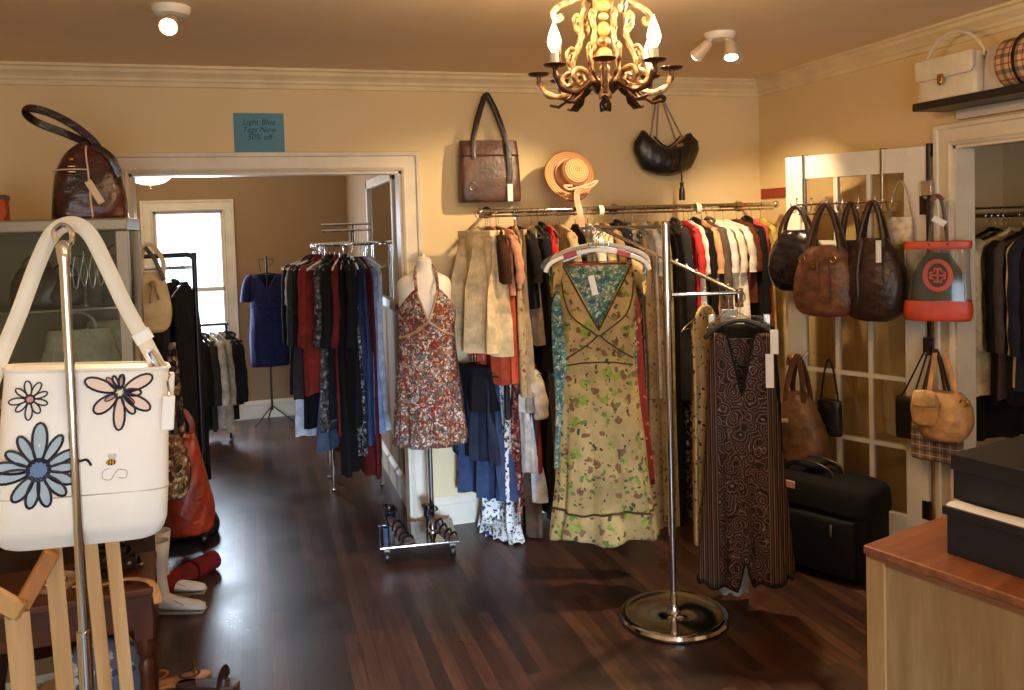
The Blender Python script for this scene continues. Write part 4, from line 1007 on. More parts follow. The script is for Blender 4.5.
# small red sign by the corner, on the side wall
p0, p1 = at(765, 188, X=RX), at(789, 197, X=RX)
rs = thing('red_sign', 'small red strip sign on the side wall beside the glazed door', 'sign', (RX, (p0.y+p1.y)/2, p1.z))
hl = abs(p0.y-p1.y)/2+.03
obj('panel', MB().box(-.012, 0, -hl, hl, 0, .06), plain((150, 52, 34), .6, name='red_paint'), rs, bevel=.002)

# ------------------------------------------------------------------ glazed door with bags
DL, DHn = Vector((2.764, 3.967, 0)), Vector((3.07, 3.3, 0))
dd = (DHn-DL); DW = dd.length; dd.normalize(); dn = Vector((dd.y, -dd.x, 0)); 
if dn.x > 0: dn = -dn
drz = math.atan2(dd.y, dd.x)
door = bpy.data.objects.new('door_1', None); C.objects.link(door); door.location = DL; door.rotation_euler = (0, 0, drz); door['kind'] = 'structure'
ys = -.018
DH_ = 2.03; sw_ = .105; gx0, gx1, gz0, gz1 = sw_, DW-sw_, .23, 1.91
mb = MB().box(0, sw_, -.018, .018, .01, DH_).box(DW-sw_, DW, -.018, .018, .01, DH_).box(sw_, DW-sw_, -.018, .018, .01, gz0).box(sw_, DW-sw_, -.018, .018, gz1, DH_)
obj('door_frame', mb, WHITE, door, bevel=.003, smooth=False)
mb = MB(); mw = .011
for i in (1, 2): x = gx0+(gx1-gx0)*i/3; mb.box(x-mw, x+mw, -.014, .014, gz0, gz1)
for i in range(1, 5): z = gz0+(gz1-gz0)*i/5; mb.box(gx0, gx1, -.0135, .0135, z-mw, z+mw)
obj('glazing_bars', mb, WHITE, door, smooth=False)
obj('panes', MB().box(gx0, gx1, -.002, .002, gz0, gz1), glass('door_glass', (248, 244, 236), .1), door, smooth=False)
for z in (.28, 1.75): obj('hinge', MB().tube([(DW+.006, -.02, z-.045), (DW+.006, -.02, z+.045)], .009, 10).box(DW-.03, DW+.001, -.0205, -.0185, z-.045, z+.045), plain((60, 44, 34), .4, .8, name='bronze'), door)
obj('door_knob', MB().lathe([(0, 0), (.028, 0), (.028, .006), (.01, .01), (.01, .04), (.026, .048), (.03, .062), (.02, .076), (0, .08)], 20, loc=(.055, -.018, .95), M=Matrix.Rotation(R(90), 4, 'X')), BRASS, door)

def on_door(px, py, off):
    """local (x, z) on the plane parallel to the door, off metres in front"""
    P = DL+dn*off; d = at(px, py, D=1)-EYEP; t = (P-EYEP).dot(dn)/d.dot(dn); q = EYEP+d*t
    return (q-P).dot(dd), q
def door_loc(px, py, off): return tuple(on_door(px, py, off)[1])
rz_d = drz if abs((Matrix.Rotation(drz, 3, 'Z') @ Vector((0, -1, 0))).dot(dn)-1) < .01 else drz+PI

# over-door bag rack
x0, q0 = on_door(797, 205, .06); x1, q1 = on_door(892, 200, .06); zr = q0.z
hr = thing('over_door_rack', 'over-door chrome hook rack on the glazed door holding four handbags', 'hook rack', tuple(DL+dd*((x0+x1)/2)+Vector((0, 0, 0))), drz)
hlw = (x1-x0)/2
obj('hook_rail', MB().tube([(-hlw, -.06, zr), (hlw, -.06, zr)], .005, 8).tube([(-hlw, -.045, zr-.05), (hlw, -.045, zr-.05)], .004, 8), CHROME, hr)
for x in (on_door(804, 180, .02)[0]-(x0+x1)/2, on_door(882, 180, .02)[0]-(x0+x1)/2):
    obj('door_strap', MB().strap([(x, .026, 1.98), (x, .026, DH_+.006), (x, -.026, DH_+.006), (x, -.026, zr+.02), (x, -.045, zr-.05)], .014, .003, (1, 0, 0) if False else (0, 1, .01)), STEEL, hr)
for k in range(7):
    x = -hlw+2*hlw*k/6
    obj('hook', MB().tube(spline([(x, -.06, zr+.03), (x, -.062, zr), (x, -.075, zr-.035), (x, -.1, zr-.04), (x, -.118, zr-.015), (x, -.12, zr+.01)], 4), .0032, 6).ball((x, -.06, zr+.033), .006, 8, 6), CHROME, hr)

def handbag(name, label, px, py, ytop, off, wpx, th, mat, hmat, shape, hpy, seed=0, twist=0, scale_w=1, handle_w=.02, two=True, hx=.45, extra=None):
    """hangs in front of the door; px,py base centre; ytop pixel of body top; hpy pixel of the handle top"""
    _, q = on_door(px, py, off); zt = on_door(px, ytop, off)[1].z-q.z; zh = on_door(px, hpy, off)[1].z-q.z
    a = on_door(px-wpx/2, (py+ytop)/2, off)[0]; b = on_door(px+wpx/2, (py+ytop)/2, off)[0]; hw = abs(b-a)/2*scale_w
    t = thing(name, label, 'handbag', tuple(q), drz+twist)
    obj('body', bag_body(prof_s([(z*zt, w_*hw, max(.012, t_*th)) for z, w_, t_ in shape]), seed=seed, wr=.009, p=.75), mat, t)
    for y in ((-th*.35, th*.35) if two else (0,)):
        obj('handle', MB().strap(spline([(-hx*hw, y*1.2, zt*.78), (-hx*hw*1.0, y, zt*1.02), (-hx*hw*.55, y*.5, zt+(zh-zt)*.7), (0, y*.3, zh), (hx*hw*.55, y*.5, zt+(zh-zt)*.7), (hx*hw*1.0, y, zt*1.02), (hx*hw, y*1.2, zt*.78)], 6), handle_w, .007, (0, 1, 0)), hmat, t)
    return t, hw, zt, zh
HOBO = [(0, .3, .3), (.03, .62, .7), (.15, .9, .95), (.4, 1.0, 1), (.65, .92, .85), (.85, .7, .6), (1, .42, .25)]
DOME = [(0, .35, .5), (.04, .75, .85), (.15, .95, 1), (.4, 1, 1), (.7, .88, .85), (.9, .68, .6), (1, .5, .3)]
PAT = leather((22, 18, 20), .14, .5, 12, .7)
t, hw, zt, zh = handbag('handbag', 'shiny black leather handbag, nearest the free edge of the glazed door', 797, 291, 230, .13, 54, .07, PAT, DKL, HOBO, 207, 1, hx=.5, handle_w=.02)
EMB = leather((96, 62, 42), .4, .3, 16, .8)
t, hw, zt, zh = handbag('handbag', 'big brown leather handbag with a gathered front hanging on the glazed door', 827, 316, 246, .2, 62, .09, EMB, leather((56, 34, 26)), DOME, 205, 2, hx=.5, handle_w=.02)
for sg in (-1, 1): obj('handle_ring', MB().tube(ringm((sg*hw*.5, -.085, zt*.82), .016), .0035, 8, True, up=(0, 1, 0)), BRASS, t)
obj('pleat', MB().tube(spline([(-.0, -.094, zt*.9), (.01, -.102, zt*.5), (-.01, -.096, zt*.1)], 5), .006, 6).tube(spline([(.05, -.09, zt*.85), (.065, -.098, zt*.5), (.05, -.09, zt*.12)], 5), .005, 6), EMB, t)
obj('emblem', MB().lathe([(0, 0), (.018, 0), (.016, .003), (0, .004)], 16, loc=(-.03, -.088, zt*.72), M=Matrix.Rotation(R(90), 4, 'X')), BRASS, t)
DKB = leather((46, 28, 21), .36, .35, 9, .6)
t, hw, zt, zh = handbag('hobo_bag', 'dark brown slouchy hobo bag with a white tag hanging on the glazed door', 874, 321, 238, .17, 64, .085, DKB, DKB, HOBO, 202, 3, hx=.36, handle_w=.021)
obj('fold', MB().tube(spline([(-.02, -.07, zt*.98), (-.035, -.09, zt*.6), (-.03, -.09, zt*.15)], 5), .007, 6).tube(spline([(.07, -.06, zt*.85), (.085, -.08, zt*.5), (.05, -.085, zt*.12)], 5), .006, 6), DKB, t)
obj('price_tag', MB().box(.06, .085, -.1, -.098, zt*.72, zt*.98), TAGW, t, smooth=False)
t, hw, zt, zh = handbag('hobo_bag', 'second dark brown hobo tucked behind the slouchy one, only its handle and side in view', 852, 312, 240, .11, 46, .045, leather((34, 20, 16)), DKB, HOBO, 203, 4, hx=.4, handle_w=.02)
t, hw, zt, zh = handbag('small_bag', 'small cream bag on a thin strap hung flat on the glazed door', 901, 243, 217, .05, 26, .02, leather((196, 178, 150)), leather((170, 150, 126)), [(0, .9, .8), (.06, 1, 1), (.9, .95, .9), (1, .9, .5)], 181, 5, two=False, hx=.85, handle_w=.006)

# strap hanger by the hinge with clear tote above and tan bags below
_, q = on_door(929, 180, .03)
sx_ = on_door(928, 200, .03)[0]
sh = thing('strap_hanger', 'long dark strap with chrome clips hung at the hinge side of the glazed door', 'strap', tuple(DL+dd*sx_-Vector((0, 0, 0))), drz)
ztop = 2.04; zbt = on_door(931, 345, .03)[1].z
obj('strap', MB().strap([(0, .026, 1.98), (0, .026, ztop), (0, -.024, ztop), (0, -.028, 1.2), (0, -.028, zbt-.05)], .02, .003, (0, 1, .01)), DKM, sh)
zc1 = on_door(929, 188, .04)[1].z
for z in (zc1, zbt): obj('clip', MB().box(-.022, .022, -.05, -.026, z-.035, z+.035).tube([(0, -.04, z-.03), (0, -.06, z-.05), (0, -.075, z-.04)], .005, 6), CHROME if z == zc1 else BLACKM, sh, bevel=.004)
# clear tote with orange trims
_, q = on_door(938, 320, .12)
a = on_door(905, 240, .12); b = on_door(966, 240, .12)
zt = on_door(936, 241, .12)[1].z-q.z; hw = (b[0]-a[0])/2
zb1 = on_door(938, 300, .12)[1].z-q.z; hb = hw*1.05
t = thing('tote_bag', 'clear plastic tote with orange trims and a round orange emblem on the door', 'handbag', tuple(q), drz+R(22))
ORL = leather((196, 66, 34), .4, .15, 5, .2)
obj('bottom_panel', bag_body(prof_s([(0, hb*.85, .05), (.006, hb*.96, .06), (zb1*.5, hb*1.02, .062), (zb1, hb*.98, .058)], 4), p=.4, wr=.001), ORL, t)
r1 = bag_body([(zb1, hb*.97, .055), (zt*.6, hb*.93, .05), (zt*.95, hw*.98, .035)], p=.4, wr=.003)
obj('clear_panel', r1, CLEAR, t)
obj('top_band', bag_body([(zt*.9, hw*1.02, .04), (zt*.92, hw*1.04, .043), (zt*.99, hw*1.04, .04), (zt, hw*1.02, .036)], p=.4, wr=0), ORL, t)
obj('dark_contents', bag_body(prof_s([(zb1*.95, hb*.7, .035), (zb1*1.2, hb*.8, .04), (zt*.6, hb*.7, .036), (zt*.85, hw*.35, .02)], 4), wr=.008, p=.8), cloth((14, 14, 17)), t)
ez = (zb1+zt*.9)/2; er = .056
emb = obj('emblem_ring', MB().sweep([(math.cos(2*PI*k/36)*er*.92, -.062, ez+math.sin(2*PI*k/36)*er*1.15) for k in range(36)], [(-.0095, -.002), (.0095, -.002), (.0095, .002), (-.0095, .002)], (0, 1, 0), True), ORL, t)
mb = MB()
for a_ in range(4):
    M_ = Matrix.Translation((0, -.062, ez)) @ Matrix.Rotation(PI/2*a_, 4, 'Y')
    mb.box(-.004, .004, -.002, .002, .003, .034, M_).box(-.016, .016, -.002, .002, .026, .034, M_).box(-.017, -.011, -.002, .002, .017, .03, M_).box(.011, .017, -.002, .002, .017, .03, M_)
obj('emblem_cross', mb, ORL, emb, smooth=False)
zh = zc1-.04-q.z
for y, m_ in ((-.03, DKL), (.0, DKL)):
    obj('handle', MB().strap(spline([(-.035, y-.01, zt*.95), (-.028, y, zt*1.15), (-.018, y, zh*.94), (0, y, zh), (.02, y, zh*.94), (.035, y, zt*1.15), (.04, y-.01, zt*.95)], 5), .014, .004, (0, 1, 0)), m_, t)
obj('handle_wrap', MB().tube(spline([(-.02, -.015, zh*.965), (0, -.018, zh*1.0), (.025, -.015, zh*.965)], 5), .011, 8), ORL, t)
obj('price_tag', MB().box(-.03, .03, -.052, -.05, 0, .028, Matrix.Translation((0, 0, zt*1.22)) @ Matrix.Rotation(R(32), 4, 'Y')), TAGW, t, smooth=False)
# plaid tote, small black bag, tan slouchy bag on the lower clip
PLD = plaid((140, 116, 96), (84, 62, 54), (206, 190, 168), 22)
_, q = on_door(937, 459, .1); zt = on_door(935, 397, .1)[1].z-q.z; hw = (on_door(962, 440, .1)[0]-on_door(913, 440, .1)[0])/2
t = thing('tote_bag', 'brown and white plaid tote hanging behind the tan slouchy bag', 'handbag', tuple(q), drz)
obj('body', bag_body(prof_s([(0, hw*.92, .025), (.008, hw*1.0, .035), (zt*.5, hw*.97, .04), (zt, hw*.9, .025)], 5), p=.35, wr=.002), PLD, t)
zk = zbt-q.z-.03
for y in (-.025, .02): obj('handle', MB().strap(spline([(-hw*.5, y, zt*.93), (-hw*.45, y, zt*1.1), (-.01, y*.3, zk), (.01, y*.3, zk), (hw*.45, y, zt*1.1), (hw*.5, y, zt*.93)], 5), .014, .004, (0, 1, 0)), leather((60, 40, 30)), t)
_, q = on_door(906, 436, .07); zt = on_door(906, 397, .07)[1].z-q.z
t = thing('small_bag', 'small flat black bag at the edge of the plaid tote', 'handbag', tuple(q), drz)
obj('body', bag_body(prof_s([(0, .035, .018), (.006, .042, .024), (zt*.9, .042, .022), (zt, .038, .012)], 4), p=.35, wr=.001), BKL, t)
obj('handle', MB().strap(spline([(-.03, 0, zt*.98), (.0, 0, zt*1.2), (.1, 0, zt*2.3), (.11, 0, zt*2.3), (.035, 0, zt*.98)], 5), .008, .003, (0, 1, 0)), BKL, t)
_, q = on_door(944, 440, .19); zt = on_door(944, 392, .19)[1].z-q.z; hw = (on_door(975, 415, .19)[0]-on_door(919, 415, .19)[0])/2
TNL = leather((192, 146, 96), .42, .2, 8, .6)
t = thing('hobo_bag', 'tan slouchy bag with a round front pocket hanging beside the closet casing', 'handbag', tuple(q), drz+R(8))
obj('body', bag_body(prof_s([(0, hw*.35, .03), (.012, hw*.7, .07), (zt*.3, hw*.97, .09), (zt*.6, hw, .085), (zt*.85, hw*.85, .06), (zt, hw*.62, .03)], 5), p=.8, wr=.006), TNL, t)
obj('pocket', bag_body(prof_s([(zt*.35, .02, .01), (zt*.4, .05, .022), (zt*.7, .062, .026), (zt*.95, .052, .02), (zt*1.05, .03, .008)], 4), p=.7, wr=.002, yoff=lambda z: -.085), TNL, t).location = (-.055, 0, 0)
obj('pocket_flap', bag_body(prof_s([(zt*.75, .03, .008), (zt*.8, .05, .012), (zt*1.05, .045, .012), (zt*1.1, .02, .006)], 4), p=.8, wr=0, yoff=lambda z: -.108), leather((204, 160, 110)), t).location = (-.055, 0, 0)
zk = zbt-q.z-.02
for x in (-1, 1): obj('handle', MB().strap(spline([(x*hw*.55, -.02, zt*.8), (x*hw*.42, -.02, zt*1.15), (x*.02-.03, .06, zk)], 6), .02, .005, (0, 1, 0)), TNL, t)
obj('side_ring', MB().tube(ringm((hw*.78, -.05, zt*.86), .016), .003, 8, True, up=(0, 1, 0)), BRASS, t)
# brown hobo and small black bag hanging low at the free edge of the door
hb = handbag('hobo_bag', 'worn brown leather hobo hanging low beside the paisley dress', 799, 462, 392, .2, 56, .09, leather((96, 66, 46), .42, .35, 7, .7), leather((80, 52, 36)), [(0, .7, .6), (.05, .95, .95), (.3, 1, 1), (.6, .8, .8), (.85, .5, .5), (1, .3, .25)], 358, 6, hx=.3, handle_w=.03)
obj('zip', MB().strap([(-.06, -.1, hb[2]*.62), (0, -.1, hb[2]*.64)], .02, .006, (0, 1, 0)), plain((200, 180, 140), .4), hb[0])
handbag('small_bag', 'little black bag on a curved strap behind the brown hobo', 830, 434, 400, .07, 24, .03, BKL, BKL, [(0, .85, .8), (.06, 1, 1), (.9, .95, .9), (1, .9, .5)], 360, 7, two=False, hx=.7, handle_w=.009)
hk2 = thing('door_hook', 'chrome over-knob hook carrying the brown hobo on the glazed door', 'hook', door_loc(803, 360, .06), drz)
obj('hook', MB().tube(spline([(0, .04, .03), (0, .0, .02), (0, -.06, -.0), (0, -.15, -.006), (0, -.16, .02)], 4), .005, 8), CHROME, hk2)

# ------------------------------------------------------------------ suitcase
SM = cloth((9, 9, 10), 'luggage_nylon', .7)
scx = DL.lerp(DHn, .43)+dn*.33
t = thing('suitcase', 'big black soft suitcase on the floor in front of the glazed door', 'suitcase', (scx.x, scx.y, 0), drz)
SL, SD, SH_ = .33, .13, .44
obj('body', bag_body(prof_s([(.02, SL*.93, SD*.9), (.035, SL, SD), (.15, SL, SD), (SH_*.75, SL, SD), (SH_*.93, SL*.99, SD*.95), (SH_, SL*.9, SD*.75)], 4), p=.28, wr=.002), SM, t)
obj('front_pocket', bag_body(prof_s([(.05, SL*.8, .02), (.06, SL*.86, .035), (.28, SL*.86, .035), (.3, SL*.8, .02)], 4), p=.3, wr=.002, yoff=lambda z: -SD-.01), SM, t)
obj('lid_flap', bag_body(prof_s([(SH_*.72, SL*1.02, SD*1.05), (SH_*.76, SL*1.04, SD*1.08), (SH_*.97, SL*1.02, SD*1.0), (SH_*1.04, SL*.92, SD*.75)], 4), p=.3, wr=.003), cloth((12, 12, 13)), t)
for y in (-.05, .05): obj('handle', MB().strap(arch(-.12, .12, SH_*1.0, .07, y), .022, .012, (0, 1, 0)), BLACKM, t)
obj('handle_wrap', MB().box(-.05, .05, -.06, .06, SH_+.045, SH_+.075), cloth((34, 33, 34)), t, bevel=.01)
obj('name_tag', MB().box(-.03, .03, -.008, -.0, 0, .035, Matrix.Translation((-.04, -SD-.03, SH_*.92))), plain((196, 150, 120), .5), t, bevel=.003)
for x in (-.14, .18): obj('zip_pull', MB().box(x-.006, x+.006, -SD-.055, -SD-.048, .22, .28), CHROME, t, bevel=.002)
for x in (-.27, .27):
    for y in (-.1, .1): obj('wheel', MB().lathe([(0, -.012), (.02, -.012), (.022, 0), (.02, .012), (0, .012)], 14, loc=(x, y, .022), M=Matrix.Rotation(R(90), 4, 'Y')), BLACKM, t)

# ------------------------------------------------------------------ wall shelf above the closet
s0 = at(912, 112, X=RX-.2)
SZ = s0.z-.0; SY1 = s0.y
shf = thing('wall_shelf', 'black wall shelf above the closet opening', 'shelf', (RX, SY1, SZ))
obj('board', MB().box(-.2, -.002, -1.5, 0, 0, .035), plain((20, 17, 17), .4, name='black_lacquer'), shf, bevel=.004, smooth=False)
obj('wall_strip', MB().box(-.03, -.001, -1.45, -.08, -.045, 0), plain((214, 206, 190), .5), shf, bevel=.003, smooth=False)
def on_shelf(px, py=100): p = at(px, py, X=RX-.13); return p.y
ST = SZ+.035
ya, yb = on_shelf(921), on_shelf(986); hw = abs(ya-yb)/2*.93
z1 = at(950, 58, X=RX-.13).z
CRL = leather((222, 212, 190), .35, .06, 6, .15)
t = thing('handbag', 'cream structured flap handbag with a stiff top handle on the black wall shelf', 'handbag', (RX-.12, (ya+yb)/2, ST), R(-90))
bh = z1-ST
obj('body', bag_body(prof_s([(0, hw*.98, .05), (.01, hw, .055), (bh*.5, hw*.98, .05), (bh*.95, hw*.94, .04), (bh, hw*.9, .034)], 4), p=.3, wr=.001), CRL, t)
obj('flap', bag_body(prof_s([(bh*.52, hw*.6, .008), (bh*.56, hw*.93, .012), (bh*.9, hw*.95, .012), (bh*1.01, hw*.92, .012)], 4), p=.3, wr=.0005, yoff=lambda z: -.056), CRL, t)
obj('lock', MB().box(-.014, .014, -.078, -.068, bh*.38, bh*.6).lathe([(0, 0), (.014, 0), (.012, .005), (0, .006)], 16, loc=(0, -.076, bh*.4), M=Matrix.Rotation(R(90), 4, 'X')), BRASS, t, bevel=.002)
obj('handle', MB().tube(spline([(-hw*1.02, 0, bh*.82), (-hw*.95, 0, bh*1.05), (-hw*.6, 0, bh*1.42), (0, 0, bh*1.62), (hw*.6, 0, bh*1.42), (hw*.95, 0, bh*1.05), (hw*.96, 0, bh*.9)], 6), .007, 10), CRL, t)
for x in (-1, 1): obj('handle_ring', MB().tube(ringm((x*hw*.98, 0, bh*.9), .013), .003, 8, True, up=(0, 1, 0)), BRASS, t)
ya, yb = on_shelf(984), on_shelf(1014); hw2 = abs(ya-yb)/2
t = thing('clutch_bag', 'plain pale lilac-grey pouch standing between the cream handbag and the plaid bag', 'handbag', (RX-.1, (ya+yb)/2, ST), R(-90))
obj('body', bag_body(prof_s([(0, hw2*.95, .03), (.008, hw2, .04), (bh*.7, hw2*.97, .035), (bh*1.05, hw2*.92, .015)], 4), p=.3, wr=.002), leather((206, 198, 200), .4, .05), t)
ya, yb = on_shelf(1008), on_shelf(1052)
t = thing('plaid_bag', 'beige and black plaid barrel bag at the end of the black wall shelf', 'handbag', (RX-.13, (ya+yb)/2, ST), R(-90))
bb = plaid((206, 180, 140), (60, 48, 44), (150, 50, 40), 16)
rr = []; hw3 = abs(ya-yb)/2; rad = bh*.55
for i, x in enumerate((-1, -.97, -.9, .9, .97, 1)):
    k = (.8, .95, 1, 1, .95, .8)[i]; rr.append([(x*hw3, math.cos(2*PI*j/32)*rad*k*.8, rad+math.sin(2*PI*j/32)*rad*k*.98) for j in range(32)])
obj('body', MB().loft(rr), bb, t)
obj('strap', MB().strap([(-.0, math.cos(2*PI*k/28)*rad*.83, rad+math.sin(2*PI*k/28)*rad*1.0) for k in range(28)], .02, .004, (1, 0, 0), True), BKL, t)

# ------------------------------------------------------------------ counter and boxes
CC = at(863, 545, Z=.95); ca = math.atan2(.104, .326)-R(2)
ct = thing('sales_counter', 'wooden sales counter with a plywood side panel and reddish oak top', 'counter', (CC.x, CC.y, 0), ca)
CW, CD = .62, 1.5     # local x away, local -y toward the camera side
obj('side_panel', MB().box(.012, CW-.01, -CD, -.02, .0, .925), wood((122, 92, 54), (158, 124, 78), 2, .8, .5), ct, smooth=False, bevel=.002)
obj('corner_post', MB().box(.004, .05, -.05, -.004, 0, .925), wood((134, 96, 56), (168, 124, 76), 2, .8), ct, smooth=False, bevel=.002)
obj('end_panel', MB().box(.05, CW-.012, -.02, -.006, 0, .925), wood((140, 104, 66), (170, 134, 92), 2, .6), ct, smooth=False)
TOPM = wood((100, 54, 32), (150, 92, 58), 0, .8, .3, .5)
obj('top', MB().box(0, CW+.0, -CD, 0, .93, .95), TOPM, ct, smooth=False, bevel=.003)
obj('edge_molding', MB().box(.0035, CW, -CD, -.0035, .921, .929).box(.008, CW-.005, -CD, -.008, .912, .92), wood((104, 62, 36), (140, 92, 56), 1, .8), ct, smooth=False, bevel=.002)
BXM = plain((20, 20, 25), .55, name='black_card')
def shoebox(name, label, px, py, z, ang, L, Wd, Hh, lidh, white, mat=BXM):
    p = at(px, py, Z=z); t = thing(name, label, 'box', (p.x, p.y, z), ang, None)
    obj('body', MB().box(.003, Wd-.003, -L+.003, -.003, 0, Hh-.004), mat, t, bevel=.0015, smooth=False)
    lid = obj('lid', MB().box(0, Wd, -L, 0, Hh-lidh, Hh), mat, t, bevel=.0015, smooth=False)
    return t
bA = R(-3)+ca
b1 = shoebox('shoe_box', 'lower black card box with a strip of white tissue along its edge', 945, 553, .95, bA, .46, .34, .108, .0, True)
# open box: white tissue showing at the rim
for o in list(b1.children):
    if o.name.startswith('lid'): bpy.data.objects.remove(o)
obj('lid', MB().box(-.004, .344, -.464, .004, .09, .109), BXM, b1, bevel=.0015, smooth=False)
obj('tissue', MB().loft([[(x0_, y, z_) for x0_, z_ in ((.003, .1085), (.014+.003*math.sin(y*40), .114), (.045+.004*math.sin(y*23), .113), (.05, .1085))] for y in [-.455+.0455*k for k in range(11)]]), plain((226, 220, 216), .7, name='tissue_paper'), b1)
pb = at(958, 500, Z=1.055)
P1 = Vector((b1.location.x, b1.location.y, 0))
M1 = Matrix.Rotation(bA, 3, 'Z')
q = P1+M1 @ Vector((.055, .02, 0))
b2 = thing('shoe_box', 'upper black card box with its closed lid resting on the lower box', 'box', (q.x, q.y, 1.0595), bA)
obj('body', MB().box(.003, .337, -.457, -.003, 0, .098), BXM, b2, bevel=.0015, smooth=False)
obj('lid', MB().box(-.001, .341, -.461, .001, .068, .104), BXM, b2, bevel=.0015, smooth=False)

# ------------------------------------------------------------------ glass display cabinet
KY0, KY1 = 3.6, 3.98; KX0_, KX1_ = LX+.012, -.47; KB, KT = 1.12, 1.79
CHM = plain((150, 142, 124), .4, .55, name='champagne_metal')
cab = thing('display_cabinet', 'glass display cabinet with champagne metal frame on a dark plank base', 'cabinet', ((KX0_+KX1_)/2, KY0, 0))
hw = (KX1_-KX0_)/2; dp = KY1-KY0
pw = .045
mb = MB()
obj('top_frame', MB().box(-hw, hw, 0, dp, KT-.05, KT), CHM, cab, bevel=.008, smooth=False)
for x in (-hw, hw-pw):
    for y in (0, dp-pw): obj('corner_post', MB().box(x, x+pw, y, y+pw, KB, KT-.05), CHM, cab, bevel=.004, smooth=False)
obj('bottom_frame', MB().box(-hw, hw, 0, dp, KB-.04, KB), CHM, cab, bevel=.004, smooth=False)
obj('back_panel', MB().box(-hw+.005, hw-.005, dp-.012, dp-.006, KB, KT-.05), plain((128, 112, 88), .7), cab, smooth=False)
obj('front_glass', MB().box(-hw+pw, hw-pw, .012, .016, KB, KT-.05), GLASS, cab, smooth=False)
obj('side_glass', MB().box(hw-.018, hw-.014, pw, dp-pw, KB, KT-.05), GLASS, cab, smooth=False)
kz = at(90, 326, Y=KY0+.1).z-.004
obj('glass_shelf', MB().box(-hw+.02, hw-.02, .02, dp-.02, 1.435, 1.443), glass('shelf_glass', (200, 215, 205), .25), cab, smooth=False)
obj('door_handle', MB().tube([(-hw+.13, -.012, KB+.1), (-hw+.13, -.012, KT-.1)], .008, 8), CHROME, cab)
obj('base_cabinet', MB().box(-hw, hw, .01, dp, 0, KB-.04), wood((40, 26, 18), (66, 44, 30), 0, .9, .5), cab, smooth=False)
for i in range(6): obj('plank', MB().box(-hw-.002, hw+.002, -.006, .012, .02+.176*i, .02+.176*i+.168), wood((44, 28, 20), (74, 50, 34), 0, .9, .5), cab, smooth=False, bevel=.003)
cx0 = (KX0_+KX1_)/2
def in_case(name, label, cat, px, z, y=None, **k): p = at(px, 300, Y=KY0+(y or .15)); return thing(name, label, cat, (p.x, KY0+(y or .15), z), **k)
SIL = leather((166, 160, 148), .25, .2, 10, .6)
t = in_case('handbag', 'silver-grey pleated handbag on the lower level of the glass cabinet', 'handbag', 78, KB+.002)
obj('body', bag_body(prof_s([(0, .1, .03), (.01, .13, .06), (.06, .16, .075), (.16, .13, .06), (.23, .115, .03)], 4), p=.8, wr=.008, seed=3), SIL, t)
obj('pleat', MB().tube(spline([(.03, -.03, .23), (.07, -.06, .12), (.05, -.05, .02)], 5), .01, 6).tube(spline([(-.05, -.03, .22), (-.09, -.06, .12), (-.06, -.05, .03)], 5), .008, 6), SIL, t)
obj('handle', MB().tube(spline([(-.06, 0, .22), (-.05, -.01, .27), (.0, -.02, .3), (.05, -.01, .27), (.06, 0, .22)], 5), .006, 8), SIL, t)
t = in_case('handbag', 'silver-grey folded clutch standing beside the pleated bag in the glass cabinet', 'handbag', 112, KB+.002, .22)
obj('body', bag_body(prof_s([(0, .09, .02), (.01, .1, .03), (.2, .1, .03), (.25, .095, .015)], 4), p=.4, wr=.003), leather((140, 132, 118), .35), t)
for i, (px, w_, h_, lb) in enumerate(((38, .1, .16, 'dark brown pouch on the glass shelf at the picture side of the cabinet'), (66, .08, .12, 'dark folded bag in the middle of the glass shelf'), (118, .06, .2, 'tall dark purse on the glass shelf beside the corner post'))):
    t = in_case('small_bag', lb, 'handbag', px, 1.4445, .2)
    obj('body', bag_body(prof_s([(0, w_*.85, .03), (.01, w_, .045), (h_*.6, w_*.93, .04), (h_, w_*.6, .015)], 4), p=.7, wr=.004, seed=i), leather(((44, 30, 24), (30, 26, 28), (52, 34, 28))[i], .35), t)
    obj('handle', MB().tube(arch(-w_*.5, w_*.5, h_*.9, .06, 0), .005, 6), leather((34, 24, 20)), t)
t = in_case('jewelry_stand', 'clear plastic jewelry stand with thin hanging chains in the glass cabinet', 'stand', 86, 1.4445, .12)
obj('base', MB().lathe([(0, 0), (.05, 0), (.05, .008), (.012, .014), (.008, .03), (.008, .22), (0, .225)], 20), CLEAR, t)
obj('cross_bar', MB().tube([(-.07, 0, .2), (.07, 0, .2)], .005, 8), CLEAR, t)
for k in range(5):
    x = -.06+.03*k; obj('necklace', MB().tube(spline([(x, -.006, .2), (x-.012, -.01, .13), (x, -.012, .08-.01*(k % 2)), (x+.012, -.01, .13), (x, -.006, .2)], 5), .0018, 5), STEEL, t)
